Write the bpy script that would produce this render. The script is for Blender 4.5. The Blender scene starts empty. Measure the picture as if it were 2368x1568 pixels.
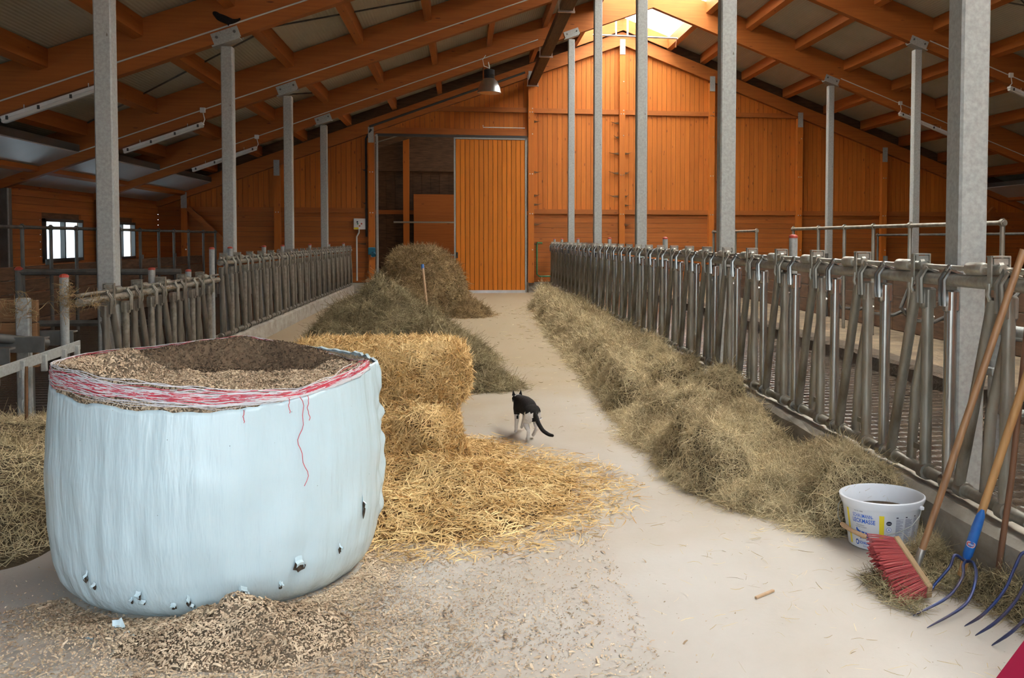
import bpy, math, random
import numpy as np
from mathutils import Vector, Matrix
PI = math.pi
random.seed(7); rng = np.random.default_rng(11)
sc = bpy.context.scene
COL = sc.collection

# ------------------------------------------------------------------ camera, world, exposure
cam_d = bpy.data.cameras.new('camera'); cam = bpy.data.objects.new('camera', cam_d); COL.objects.link(cam)
YAW, PITCH, ROLL = 0.1393, 0.0403, 0.0027
fw = Vector((math.sin(YAW)*math.cos(PITCH), math.cos(YAW)*math.cos(PITCH), -math.sin(PITCH)))
rt = Vector((math.cos(YAW), -math.sin(YAW), 0)); up = rt.cross(fw)
rt, up = rt*math.cos(ROLL)+up*math.sin(ROLL), up*math.cos(ROLL)-rt*math.sin(ROLL)
M = Matrix((rt, up, -fw)).transposed().to_4x4(); M.translation = Vector((0, 0, 1.5))
cam.matrix_world = M
cam_d.sensor_width = 36.0; cam_d.lens = 36.0*2250/2368
cam_d.shift_x = (1184-1386.6)/2368; cam_d.shift_y = (643.8-784)/2368
cam_d.clip_start = 0.05; cam_d.clip_end = 300
sc.camera = cam

world = bpy.data.worlds.new('overcast_sky'); sc.world = world; world.use_nodes = True
bg = world.node_tree.nodes['Background']
bg.inputs[0].default_value = (0.74, 0.88, 1.0, 1); bg.inputs[1].default_value = 1.5
sun_d = bpy.data.lights.new('sun', 'SUN'); sun = bpy.data.objects.new('sun', sun_d); COL.objects.link(sun)
sun_d.energy = 26.0; sun_d.angle = math.radians(0.6); sun_d.color = (1.0, 0.96, 0.88)
sun.rotation_euler = (Vector((0.35, 0.45, 1.25))).to_track_quat('Z', 'Y').to_euler()
sc.view_settings.view_transform = 'Standard'; sc.view_settings.look = 'None'
sc.view_settings.gamma = 1.0; sc.view_settings.use_curve_mapping = False
sc.view_settings.exposure = 1.6
sc.cycles.diffuse_bounces = 6; sc.cycles.max_bounces = 10; sc.cycles.transparent_max_bounces = 12
sc.cycles.sample_clamp_indirect = 6.0

# ------------------------------------------------------------------ helpers
def lin(r, g, b):
    f = lambda c: (c/255/12.92) if c/255 <= 0.04045 else ((c/255+0.055)/1.055)**2.4
    return (f(r), f(g), f(b), 1)

MATS = {}
def material(name, c1, c2=None, scale=(5, 5, 5), rough=0.7, metal=0.0, bump=0.0, bscale=None, detail=4.0,
             island=0.0, objrand=0.0, spots=None, lo=0.3, hi=0.7, spec=0.3, wave=None):
    m = bpy.data.materials.new(name); m.use_nodes = True; nt = m.node_tree; N = nt.nodes; L = nt.links
    b = N['Principled BSDF']; b.inputs['Roughness'].default_value = rough; b.inputs['Metallic'].default_value = metal
    b.inputs['Specular IOR Level'].default_value = spec
    tc = N.new('ShaderNodeTexCoord')
    def noise(sca, det=detail):
        mp = N.new('ShaderNodeMapping'); mp.inputs['Scale'].default_value = sca
        L.new(tc.outputs['Object'], mp.inputs['Vector'])
        n = N.new('ShaderNodeTexNoise'); n.inputs['Scale'].default_value = 1.0; n.inputs['Detail'].default_value = det
        n.inputs['Roughness'].default_value = 0.6
        L.new(mp.outputs['Vector'], n.inputs['Vector']); return n
    c2 = c2 or c1
    n1 = noise(scale)
    rp = N.new('ShaderNodeMapRange'); rp.inputs[1].default_value = lo; rp.inputs[2].default_value = hi
    L.new(n1.outputs['Fac'], rp.inputs[0])
    mx = N.new('ShaderNodeMix'); mx.data_type = 'RGBA'
    mx.inputs[6].default_value = c1 if len(c1) == 4 else (*c1, 1); mx.inputs[7].default_value = c2 if len(c2) == 4 else (*c2, 1)
    fac = rp.outputs[0]
    if island:
        g = N.new('ShaderNodeNewGeometry'); ad = N.new('ShaderNodeMix'); ad.data_type = 'FLOAT'
        ad.inputs[0].default_value = island
        L.new(rp.outputs[0], ad.inputs[2]); L.new(g.outputs['Random Per Island'], ad.inputs[3]); fac = ad.outputs[0]
    L.new(fac, mx.inputs[0]); out = mx.outputs[2]
    if objrand:
        oi = N.new('ShaderNodeObjectInfo'); mr = N.new('ShaderNodeMapRange')
        mr.inputs[3].default_value = 1-objrand; mr.inputs[4].default_value = 1+objrand
        L.new(oi.outputs['Random'], mr.inputs[0])
        ml = N.new('ShaderNodeMix'); ml.data_type = 'RGBA'; ml.blend_type = 'MULTIPLY'; ml.inputs[0].default_value = 1
        L.new(out, ml.inputs[6]); L.new(mr.outputs[0], ml.inputs[7]); out = ml.outputs[2]
    if spots:
        sca, thr, colr = spots
        mp = N.new('ShaderNodeMapping'); mp.inputs['Scale'].default_value = sca; L.new(tc.outputs['Object'], mp.inputs['Vector'])
        v = N.new('ShaderNodeTexVoronoi'); v.inputs['Scale'].default_value = 1; L.new(mp.outputs['Vector'], v.inputs['Vector'])
        m2 = N.new('ShaderNodeMapRange'); m2.inputs[1].default_value = thr; m2.inputs[2].default_value = thr*0.5
        L.new(v.outputs['Distance'], m2.inputs[0])
        m3 = N.new('ShaderNodeMix'); m3.data_type = 'RGBA'; m3.inputs[7].default_value = colr
        L.new(m2.outputs[0], m3.inputs[0]); L.new(out, m3.inputs[6]); out = m3.outputs[2]
    L.new(out, b.inputs['Base Color'])
    if bump:
        nb = noise(bscale or scale, 3.0); src = nb.outputs['Fac']
        bp = N.new('ShaderNodeBump'); bp.inputs['Strength'].default_value = 1.0; bp.inputs['Distance'].default_value = bump
        L.new(src, bp.inputs['Height']); L.new(bp.outputs['Normal'], b.inputs['Normal'])
    if wave:
        axis, wl, depth = wave
        w = N.new('ShaderNodeTexWave'); w.bands_direction = axis; w.inputs['Scale'].default_value = 2*PI/20/wl
        w.inputs['Distortion'].default_value = 0; L.new(tc.outputs['Object'], w.inputs['Vector'])
        bp = N.new('ShaderNodeBump'); bp.inputs['Distance'].default_value = depth
        L.new(w.outputs['Fac'], bp.inputs['Height'])
        if b.inputs['Normal'].is_linked: L.new(b.inputs['Normal'].links[0].from_socket, bp.inputs['Normal'])
        L.new(bp.outputs['Normal'], b.inputs['Normal'])
    MATS[name] = m
    return m

class MB:
    """collects shapes; build() links them as ONE mesh object"""
    def __init__(s): s.v = []; s.f = []; s.m = []
    def add(s, vs, fs, mi=0):
        o = len(s.v); s.v += [tuple(p) for p in vs]; s.f += [tuple(i+o for i in f) for f in fs]; s.m += [mi]*len(fs); return s
    def box(s, c, d, R=None, mi=0, bev=0.0):
        x, y, z = d[0]/2, d[1]/2, d[2]/2
        if bev:
            q = []
            for sx in (-1, 1):
                for sy in (-1, 1):
                    for sz in (-1, 1):
                        q += [(sx*(x-bev), sy*(y-bev), sz*z), (sx*(x-bev), sy*y, sz*(z-bev)), (sx*x, sy*(y-bev), sz*(z-bev))]
            i = lambda sx, sy, sz, k: ((sx > 0)*4+(sy > 0)*2+(sz > 0))*3+k
            F = []
            for sg in (-1, 1):
                F += [[i(-1, -1, sg, 0), i(1, -1, sg, 0), i(1, 1, sg, 0), i(-1, 1, sg, 0)],
                      [i(-1, sg, -1, 1), i(1, sg, -1, 1), i(1, sg, 1, 1), i(-1, sg, 1, 1)],
                      [i(sg, -1, -1, 2), i(sg, 1, -1, 2), i(sg, 1, 1, 2), i(sg, -1, 1, 2)]]
                for sh in (-1, 1):
                    F += [[i(-1, sg, sh, 0), i(1, sg, sh, 0), i(1, sg, sh, 1), i(-1, sg, sh, 1)],
                          [i(sg, -1, sh, 0), i(sg, 1, sh, 0), i(sg, 1, sh, 2), i(sg, -1, sh, 2)],
                          [i(sg, sh, -1, 1), i(sg, sh, 1, 1), i(sg, sh, 1, 2), i(sg, sh, -1, 2)]]
                    for sj in (-1, 1): F.append([i(sg, sh, sj, 0), i(sg, sh, sj, 1), i(sg, sh, sj, 2)])
            vs = q
        else:
            vs = [(a*x, b*y, e*z) for e in (-1, 1) for b in (-1, 1) for a in (-1, 1)]
            F = [(0, 2, 3, 1), (4, 5, 7, 6), (0, 1, 5, 4), (2, 6, 7, 3), (0, 4, 6, 2), (1, 3, 7, 5)]
        vs = [Vector(p) for p in vs]
        if R is not None: vs = [R @ p for p in vs]
        c = Vector(c)
        return s.add([p+c for p in vs], F, mi)
    def bar(s, p0, p1, w, h, upv=(0, 0, 1), mi=0, bev=0.0):
        p0, p1 = Vector(p0), Vector(p1); d = (p1-p0); L = d.length; d.normalize()
        a = d.cross(Vector(upv)); a.normalize(); b = a.cross(d)
        return s.box((p0+p1)/2, (w, L, h), Matrix((a, d, b)).transposed(), mi, bev)
    def tube(s, pts, r, n=8, cap=True, mi=0):
        pts = [Vector(p) for p in pts]; k = len(pts)
        rs = r if isinstance(r, (list, tuple)) else [r]*k
        V = []; t = (pts[1]-pts[0]).normalized()
        a = t.orthogonal().normalized()
        for i in range(k):
            t = (pts[min(i+1, k-1)]-pts[max(i-1, 0)]).normalized()
            a = (a-t*a.dot(t)).normalized(); b = t.cross(a)
            V += [pts[i]+(a*math.cos(2*PI*j/n)+b*math.sin(2*PI*j/n))*rs[i] for j in range(n)]
        F = [(i*n+j, i*n+(j+1) % n, (i+1)*n+(j+1) % n, (i+1)*n+j) for i in range(k-1) for j in range(n)]
        if cap: F += [tuple(range(n-1, -1, -1)), tuple((k-1)*n+j for j in range(n))]
        return s.add(V, F, mi)
    def lathe(s, prof, c=(0, 0, 0), n=32, R=None, mi=0, closed=False):
        V = [Vector((r*math.cos(2*PI*j/n), r*math.sin(2*PI*j/n), z)) for r, z in prof for j in range(n)]
        k = len(prof)
        F = [(i*n+j, i*n+(j+1) % n, (i+1)*n+(j+1) % n, (i+1)*n+j) for i in range(k-1) for j in range(n)]
        if not closed: F += [tuple(range(n-1, -1, -1)), tuple((k-1)*n+j for j in range(n))]
        if R is not None: V = [R @ p for p in V]
        c = Vector(c); return s.add([p+c for p in V], F, mi)
    def prism(s, poly, y0, y1, axis='Y', mi=0):
        n = len(poly)
        mk = {'Y': lambda a, b, t: (a, t, b), 'X': lambda a, b, t: (t, a, b), 'Z': lambda a, b, t: (a, b, t)}[axis]
        V = [mk(a, b, y0) for a, b in poly]+[mk(a, b, y1) for a, b in poly]
        F = [tuple(range(n)), tuple(range(2*n-1, n-1, -1))]+[(i, (i+1) % n, n+(i+1) % n, n+i) for i in range(n)]
        return s.add(V, F, mi)
    def mesh(s, name, mats, smooth=False):
        me = bpy.data.meshes.new(name); me.from_pydata([tuple(p) for p in s.v], [], s.f)
        for m in (mats if isinstance(mats, (list, tuple)) else [mats]): me.materials.append(m)
        if any(s.m): me.polygons.foreach_set('material_index', s.m)
        import bmesh
        bm = bmesh.new(); bm.from_mesh(me); bmesh.ops.recalc_face_normals(bm, faces=bm.faces); bm.to_mesh(me); bm.free()
        if smooth:
            me.polygons.foreach_set('use_smooth', [True]*len(me.polygons)); me.set_sharp_from_angle(angle=math.radians(40))
        me.update(); return me
    def build(s, name, mats, parent=None, smooth=False, **kw):
        o = off(parent)
        if parent is None and s.v:
            a = np.array(s.v); o = Vector(((a[:, 0].min()+a[:, 0].max())/2, (a[:, 1].min()+a[:, 1].max())/2, a[:, 2].min()))
        s.v = [Vector(p)-o for p in s.v]
        ob = link(name, s.mesh(name, mats, smooth), parent)
        if parent is None: ob.location = o
        if kw: tag(ob, **kw)
        return ob

def off(p):
    o = Vector((0, 0, 0))
    while p is not None: o += p.location; p = p.parent
    return o
def link(name, data, parent=None, loc=None):
    ob = bpy.data.objects.new(name, data); COL.objects.link(ob); ob.parent = parent
    if loc is not None: ob.location = loc
    return ob
def tag(o, label=None, cat=None, group=None, kind=None):
    if label: o['label'] = label
    if cat: o['category'] = cat
    if group: o['group'] = group
    if kind: o['kind'] = kind
    return o
def empty(name, loc, **kw):
    o = bpy.data.objects.new(name, None); COL.objects.link(o); o.location = loc; o.empty_display_size = 0.1
    return tag(o, **kw) if kw else o
def quads(name, V, Q, mats, midx=None, smooth=None, parent=None, **kw):
    """large quad mesh from numpy arrays"""
    V = np.asarray(V, np.float32); Q = np.asarray(Q, np.int32)
    o = Vector((float((V[:, 0].min()+V[:, 0].max())/2), float((V[:, 1].min()+V[:, 1].max())/2), float(V[:, 2].min())))
    if parent is not None: o = off(parent)
    V = V-np.array(o[:], np.float32)
    me = bpy.data.meshes.new(name); me.vertices.add(len(V)); me.vertices.foreach_set('co', V.ravel())
    me.loops.add(Q.size); me.loops.foreach_set('vertex_index', Q.ravel())
    me.polygons.add(len(Q)); me.polygons.foreach_set('loop_start', np.arange(0, Q.size, 4, dtype=np.int32))
    me.polygons.foreach_set('loop_total', np.full(len(Q), 4, np.int32))
    for m in mats: me.materials.append(m)
    if midx is not None: me.polygons.foreach_set('material_index', np.asarray(midx, np.int32))
    if smooth is not None: me.polygons.foreach_set('use_smooth', np.asarray(smooth, bool))
    me.update(calc_edges=True); me.validate()
    ob = link(name, me, parent)
    if parent is None: ob.location = o
    return tag(ob, **kw)

def vnoise(x, y, seed=0):
    xi = np.floor(x).astype(np.int64); yi = np.floor(y).astype(np.int64); xf = x-xi; yf = y-yi
    def hsh(a, b):
        n = (a*374761393+b*668265263+seed*1274126177) & 0x7fffffff
        n = ((n ^ (n >> 13))*1274126177) & 0x7fffffff
        return ((n ^ (n >> 16)) & 0xffff)/65535.0
    u = xf*xf*(3-2*xf); v = yf*yf*(3-2*yf)
    return (hsh(xi, yi)*(1-u)+hsh(xi+1, yi)*u)*(1-v)+(hsh(xi, yi+1)*(1-u)+hsh(xi+1, yi+1)*u)*v
def fbm(x, y, oct=4, seed=0):
    s = 0; a = 1; t = 0
    for i in range(oct): s = s+a*vnoise(x*2**i, y*2**i, seed+i*17); t += a; a *= 0.5
    return s/t
def sstep(a, b, x):
    t = np.clip((x-a)/(b-a), 0, 1); return t*t*(3-2*t)

def unit(a): return a/np.maximum(np.linalg.norm(a, axis=1, keepdims=True), 1e-9)
def ribbons(P, N, L, W, lift=0.35, curl=0.5, D=None, dmix=0.0):
    """n bent ribbons lying on a surface with normals N; returns verts, quads"""
    n = len(P)
    T = rng.normal(size=(n, 3)); T = T-N*(T*N).sum(1, keepdims=True); T = unit(T)
    if D is not None: T = unit(T*(1-dmix)+D*dmix)
    T = unit(T+N*(rng.random((n, 1))-0.35)*2*lift)
    S = unit(np.cross(T, unit(N+rng.normal(size=(n, 3))*0.6)))
    K = rng.normal(size=(n, 3))*curl
    L = np.broadcast_to(np.asarray(L), (n,)).reshape(n, 1); W = np.broadcast_to(np.asarray(W), (n,)).reshape(n, 1)
    ts = np.array([-0.5, -0.17, 0.17, 0.5]); V = np.empty((n, 8, 3))
    for i, t in enumerate(ts):
        c = P+T*L*t+K*L*(t*t-0.08); w = W*(0.5 if abs(t) < 0.4 else 0.32)
        V[:, 2*i] = c-S*w; V[:, 2*i+1] = c+S*w
    base = (np.arange(n)*8)[:, None, None]
    Q = base+np.array([[0, 1, 3, 2], [2, 3, 5, 4], [4, 5, 7, 6]])[None]
    return V.reshape(-1, 3), Q.reshape(-1, 4)
def flakes(P, N, A, B, tilt=0.5):
    n = len(P); nn = unit(N+rng.normal(size=(n, 3))*tilt)
    T = rng.normal(size=(n, 3)); T = unit(T-nn*(T*nn).sum(1, keepdims=True)); S = np.cross(nn, T)
    A = np.asarray(A).reshape(n, 1)/2; B = np.asarray(B).reshape(n, 1)/2
    V = np.empty((n, 6, 3)); bend = nn*A*0.3
    V[:, 0] = P-T*A-S*B; V[:, 1] = P-T*A+S*B*0.7; V[:, 2] = P+S*B+bend; V[:, 3] = P-S*B+bend
    V[:, 4] = P+T*A+S*B*0.8; V[:, 5] = P+T*A-S*B*0.6
    Q = (np.arange(n)*6)[:, None, None]+np.array([[0, 1, 2, 3], [3, 2, 4, 5]])[None]
    return V.reshape(-1, 3), Q.reshape(-1, 4)
def merge(parts):
    V = []; Q = []; Mi = []; o = 0
    for v, q, m in parts: V.append(v); Q.append(q+o); Mi.append(np.full(len(q), m)); o += len(v)
    return np.concatenate(V), np.concatenate(Q), np.concatenate(Mi)
def grid(h, x0, x1, y0, y1, nx, ny):
    X, Y = np.meshgrid(np.linspace(x0, x1, nx), np.linspace(y0, y1, ny)); Z = h(X, Y)
    V = np.stack([X, Y, Z], -1).reshape(-1, 3)
    i = np.arange(ny-1)[:, None]*nx+np.arange(nx-1)[None]
    return V, np.stack([i, i+1, i+nx+1, i+nx], -1).reshape(-1, 4)
def surf(h, x, y, e=0.02):
    z = h(x, y); gx = (h(x+e, y)-h(x-e, y))/(2*e); gy = (h(x, y+e)-h(x, y-e))/(2*e)
    return np.stack([x, y, z], -1), unit(np.stack([-gx, -gy, np.ones_like(x)], -1))

# ------------------------------------------------------------------ materials
WD1, WD2 = (0.40, 0.122, 0.022, 1), (0.31, 0.088, 0.016, 1)
KN = (0.16, 0.04, 0.012, 1)
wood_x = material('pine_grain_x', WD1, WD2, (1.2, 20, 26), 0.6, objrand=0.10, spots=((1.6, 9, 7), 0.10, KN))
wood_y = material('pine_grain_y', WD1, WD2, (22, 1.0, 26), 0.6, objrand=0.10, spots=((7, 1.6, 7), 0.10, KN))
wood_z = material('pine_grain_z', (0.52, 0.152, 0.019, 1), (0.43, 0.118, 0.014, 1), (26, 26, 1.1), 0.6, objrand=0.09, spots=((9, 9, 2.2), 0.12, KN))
door_wood = material('door_boards', (0.62, 0.185, 0.012, 1), (0.52, 0.145, 0.009, 1), (26, 26, 1.1), 0.55, objrand=0.10, spots=((9, 9, 1.6), 0.09, KN))
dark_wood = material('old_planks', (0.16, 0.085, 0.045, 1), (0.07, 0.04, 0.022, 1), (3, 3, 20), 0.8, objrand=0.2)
panel_m = material('roof_panel', (0.46, 0.42, 0.32, 1), (0.40, 0.37, 0.28, 1), (1, 1, 1), 0.75, wave=('X', 0.05, 0.004))
lining_m = material('white_lining', (0.55, 0.55, 0.54, 1), (0.45, 0.45, 0.44, 1), (1, 1, 1), 0.35)
floor_m = material('aisle_concrete', (0.49, 0.45, 0.405, 1), (0.40, 0.35, 0.29, 1), (0.5, 0.35, 1), 0.75, bump=0.0015, bscale=(30, 30, 30), detail=8, lo=0.35, hi=0.68, spots=((14, 14, 14), 0.06, (0.30, 0.25, 0.19, 1)))
nt = floor_m.node_tree; N_ = nt.nodes; src = N_['Principled BSDF'].inputs['Base Color'].links[0].from_socket      # tan feed dust trodden into the far half of the aisle
tc_ = N_.new('ShaderNodeTexCoord'); sx_ = N_.new('ShaderNodeSeparateXYZ'); nt.links.new(tc_.outputs['Object'], sx_.inputs[0])
nz_ = N_.new('ShaderNodeTexNoise'); nz_.inputs['Scale'].default_value = .9; nz_.inputs['Detail'].default_value = 5; nt.links.new(tc_.outputs['Object'], nz_.inputs['Vector'])
md_ = N_.new('ShaderNodeMath'); md_.operation = 'MULTIPLY_ADD'; md_.inputs[1].default_value = 9.0; nt.links.new(nz_.outputs['Fac'], md_.inputs[0]); nt.links.new(sx_.outputs['Y'], md_.inputs[2])
mr_ = N_.new('ShaderNodeMapRange'); mr_.inputs[1].default_value = -4.5; mr_.inputs[2].default_value = 3.5; mr_.inputs[4].default_value = .85; nt.links.new(md_.outputs[0], mr_.inputs[0])
mx_ = N_.new('ShaderNodeMix'); mx_.data_type = 'RGBA'; mx_.inputs[7].default_value = (.36, .26, .145, 1); nt.links.new(mr_.outputs[0], mx_.inputs[0]); nt.links.new(src, mx_.inputs[6]); nt.links.new(mx_.outputs[2], N_['Principled BSDF'].inputs['Base Color'])
wet_m = material('wet_manure_floor', (0.075, 0.052, 0.034, 1), (0.035, 0.025, 0.018, 1), (6, 2, 6), 0.22, bump=0.012, bscale=(26, 9, 9), wave=('Y', 0.16, 0.02), spec=0.5)
bed_m = material('sandy_bedding', (0.23, 0.165, 0.10, 1), (0.10, 0.07, 0.042, 1), (3, 3, 3), 0.9, bump=0.02, bscale=(20, 20, 20))
kerb_m = material('kerb_concrete', (0.40, 0.36, 0.30, 1), (0.24, 0.20, 0.155, 1), (5, 5, 9), 0.85, bump=0.006, bscale=(14, 14, 14), detail=8)
yard_m = material('yard_asphalt', (0.13, 0.13, 0.125, 1), (0.10, 0.10, 0.095, 1), (0.4, 0.4, 1), 0.9)
steel_m = material('galvanised_post', (0.40, 0.405, 0.38, 1), (0.28, 0.285, 0.26, 1), (38, 38, 38), 0.6, 0.15, detail=8, spots=((6, 6, 3), 0.06, (0.16, 0.14, 0.11, 1)))
tube_m = material('galvanised_tube', (0.34, 0.325, 0.28, 1), (0.16, 0.13, 0.09, 1), (9, 9, 2.2), 0.45, 0.55, detail=8)
shiny_m = material('polished_tube', (0.46, 0.465, 0.46, 1), (0.24, 0.225, 0.195, 1), (5, 5, 1.8), 0.26, 0.85)
latch_m = material('galvanised_latch', (0.42, 0.41, 0.36, 1), (0.27, 0.24, 0.185, 1), (20, 20, 20), 0.45, 0.5)
dtube_m = material('dull_dark_tube', (0.15, 0.145, 0.13, 1), (0.08, 0.075, 0.065, 1), (6, 6, 3), 0.6, 0.3)
cap_m = material('red_cap', (0.42, 0.055, 0.03, 1), (0.28, 0.05, 0.03, 1), rough=0.5)
white_m = material('white_plastic', (0.72, 0.72, 0.70, 1), (0.60, 0.60, 0.57, 1), (4, 4, 4), 0.4)
conduit_m = material('grey_conduit', (0.55, 0.54, 0.50, 1), rough=0.5)
dark_m = material('black_rubber', (0.03, 0.03, 0.03, 1), (0.02, 0.02, 0.02, 1), rough=0.6)
frame_m = material('dark_window_frame', (0.06, 0.055, 0.05, 1), rough=0.5)
tray_m = material('brown_tray', (0.17, 0.085, 0.035, 1), (0.10, 0.05, 0.022, 1), (40, 3, 40), 0.8)
alu_m = material('aluminium', (0.62, 0.61, 0.60, 1), (0.50, 0.49, 0.47, 1), (6, 6, 6), 0.28, 0.9)
glass_m = bpy.data.materials.new('window_glass'); glass_m.use_nodes = True
nt = glass_m.node_tree; nt.nodes.clear()
o_ = nt.nodes.new('ShaderNodeOutputMaterial'); t_ = nt.nodes.new('ShaderNodeBsdfTransparent'); g_ = nt.nodes.new('ShaderNodeBsdfGlossy'); x_ = nt.nodes.new('ShaderNodeMixShader')
t_.inputs[0].default_value = (0.92, 0.96, 0.97, 1); g_.inputs['Roughness'].default_value = 0.1; x_.inputs[0].default_value = 0.04
nt.links.new(t_.outputs[0], x_.inputs[1]); nt.links.new(g_.outputs[0], x_.inputs[2]); nt.links.new(x_.outputs[0], o_.inputs[0])

milky_m = bpy.data.materials.new('milky_skylight_sheet'); milky_m.use_nodes = True
nt = milky_m.node_tree; nt.nodes.clear()
o_ = nt.nodes.new('ShaderNodeOutputMaterial'); t_ = nt.nodes.new('ShaderNodeBsdfTranslucent'); g_ = nt.nodes.new('ShaderNodeBsdfDiffuse'); x_ = nt.nodes.new('ShaderNodeMixShader')
t_.inputs[0].default_value = (0.92, 0.94, 0.95, 1); g_.inputs[0].default_value = (0.85, 0.87, 0.88, 1); x_.inputs[0].default_value = 0.2
nt.links.new(t_.outputs[0], x_.inputs[1]); nt.links.new(g_.outputs[0], x_.inputs[2]); nt.links.new(x_.outputs[0], o_.inputs[0])

def hay_mats(nm, a, b, base):
    return (material(nm+'_base', base, tuple(c*0.6 for c in base[:3])+(1,), (25, 25, 25), 0.95, bump=0.02, bscale=(40, 40, 40)),  # base darker than the stalks: shade between them put into the colour
            material(nm+'_stalks', a, b, (3.5, 3.5, 3.5), 0.8, island=0.55, lo=0.38, hi=0.62, spec=0.2))
HAY = hay_mats('hay', (0.82, 0.67, 0.40, 1), (0.20, 0.14, 0.065, 1), (0.13, 0.09, 0.045, 1))
HAYG = hay_mats('green_hay', (0.48, 0.39, 0.22, 1), (0.12, 0.088, 0.042, 1), (0.085, 0.062, 0.032, 1))
HAYB = hay_mats('brown_hay', (0.48, 0.335, 0.165, 1), (0.14, 0.088, 0.04, 1), (0.10, 0.064, 0.03, 1))
STRAW = hay_mats('straw', (0.98, 0.75, 0.38, 1), (0.44, 0.235, 0.065, 1), (0.24, 0.135, 0.048, 1))
CHIP = hay_mats('wood_chip', (0.76, 0.60, 0.42, 1), (0.26, 0.17, 0.10, 1), (0.27, 0.20, 0.135, 1))
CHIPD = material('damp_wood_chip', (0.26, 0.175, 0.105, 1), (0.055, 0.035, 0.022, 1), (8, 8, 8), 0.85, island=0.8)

# ------------------------------------------------------------------ setting
XR, XL, YW = 2.39, -2.96, 27.2
RIDGE, ZR, SL = 4.42, 6.92, 0.372
XWL, XWR, YF = -8.0, 16.84, -2.0
FR = [4.59+4.52*i for i in range(5)]
FR0 = FR[0]-4.52
DEP = 0.64
def zl(x): return ZR-SL*abs(x-RIDGE)

MB().box(((XL-.3+2.32)/2, (YF+YW)/2+0.4, -0.05), (2.62-XL, YW-YF+0.8, 0.1)).build('floor', floor_m, kind='structure')
MB().box(((2.54+4.85)/2, (YF+YW)/2, -0.03), (4.85-2.54, YW-YF, 0.1)).build('floor_wet_right', wet_m, kind='structure')
MB().box(((4.85+XWR)/2, (YF+YW)/2, 0.04), (XWR-4.85, YW-YF, 0.24)).build('floor_bedding_right', bed_m, kind='structure')
MB().box(((XWL+XL-0.26)/2, (YF+YW)/2, -0.04), (XL-0.26-XWL, YW-YF, 0.1)).build('floor_wet_left', wet_m, kind='structure')
MB().box((2, -42, -0.1), (120, 80, 0.1)).build('floor_yard', yard_m, kind='structure')
# kerbs with a rough, crumbled top edge
def kerb(x0, x1, y0, y1, z, name, km=None):
    n = 90; V = []; F = []
    for i in range(n+1):
        y = y0+(y1-y0)*i/n; j = lambda a: random.uniform(-a, a)
        V += [(x0, y, -0.05), (x0+j(.006), y, z-0.03+j(.012)), (x0+0.03+j(.01), y, z+j(.008)), (x1-0.03+j(.01), y, z+j(.008)), (x1+j(.006), y, z-0.03), (x1, y, -0.05)]
    for i in range(n):
        for k in range(5): a = i*6+k; F.append((a, a+1, a+7, a+6))
    F += [(0, 1, 2, 3, 4, 5), tuple(n*6+k for k in range(6))]
    return MB().add(V, F).build(name, km or kerb_m, kind='structure')
kerb(2.30, 2.56, -1.9, YW, 0.235, 'kerb_right')
kerb(XL-0.26, XL+0.02, 8.3, YW, 0.235, 'kerb_left')
kerb(4.62, 4.92, 0.5, 24.5, 0.19, 'kerb_bedding', material('manure_crust', (.10, .07, .045, 1), (.05, .035, .022, 1), (9, 9, 9), .9, bump=.02, bscale=(20, 20, 20)))

# back gable wall: every board a piece
def board(parent, x0, x1, z0, z1a, z1b, y, mat, t=0.024, name='board'):
    g = 0.004
    MB().prism([(x0+g, z0), (x1-g, z0), (x1-g, z1b), (x0+g, z1a)], y, y+t).build(name, mat, parent)
def gable_wall(name, xa, xb, studs):
    w = empty(name, ((xa+xb)/2, YW+0.05, 0), kind='structure')
    MB().prism([(xa, 0), (xb, 0)]+[(x, zl(x)+DEP+.04) for x in ([xb]+([RIDGE] if xa < RIDGE < xb else [])+[xa])], YW+0.03, YW+0.12).build('backing', dark_wood, w)
    x = xa
    while x < xb-0.03:
        x1 = min(x+0.135, xb)
        top = lambda q: zl(q)+0.30
        if min(top(x), top(x1)) > 5.3:
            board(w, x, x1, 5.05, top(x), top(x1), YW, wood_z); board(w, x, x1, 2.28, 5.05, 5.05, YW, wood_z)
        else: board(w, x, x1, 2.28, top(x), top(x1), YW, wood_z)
        x = x1
    ss = [s for s in studs if xa-0.2 <= s <= xb+0.2]
    ed = sorted(set([xa]+ss+[xb]))
    for a, b in zip(ed[:-1], ed[1:]):
        if b-a < 0.3: continue
        for k in range(14):
            z = 0.30+k*0.138
            MB().box(((a+b)/2, YW+0.012, z+0.069), (b-a-0.01, 0.026, 0.131)).build('board', wood_x, w)
        MB().box(((a+b)/2, YW-0.03, 2.265), (b-a, 0.08, 0.13)).build('rail', wood_x, w)
        if zl(a) > 4.9 or zl(b) > 4.9:
            aa = max(a, RIDGE-4.9); bb = min(b, RIDGE+4.9)
            MB().box(((aa+bb)/2, YW-0.03, 5.06), (bb-aa, 0.08, 0.13)).build('rail', wood_x, w)
    MB().box(((xa+xb)/2, YW, 0.14), (xb-xa, 0.14, 0.30)).build('plinth', kerb_m, w)
    for s in ss:
        st = MB().box((s, YW-0.10, (zl(s)-0.02)/2+0.14), (0.16, 0.16, zl(s)-0.30)).build('stud', wood_z, w)
        MB().box((s, YW-0.19, zl(s)-0.06), (0.15, 0.012, 0.42)).build('plate', steel_m, st)
        for z in (1.2, 2.2, 3.3, 4.4, 5.0, 5.1, 5.9):
            if z < zl(s)-0.4:
                for dx in (-.035, .035):
                    if z in (2.2, 5.0, 3.3) or dx > 0: MB().lathe([(0.016, 0), (0.014, 0.012)], (s+dx, YW-0.18, z), 8, Matrix.Rotation(PI/2, 3, 'X')).build('bolt', alu_m, st)
    return w
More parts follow.
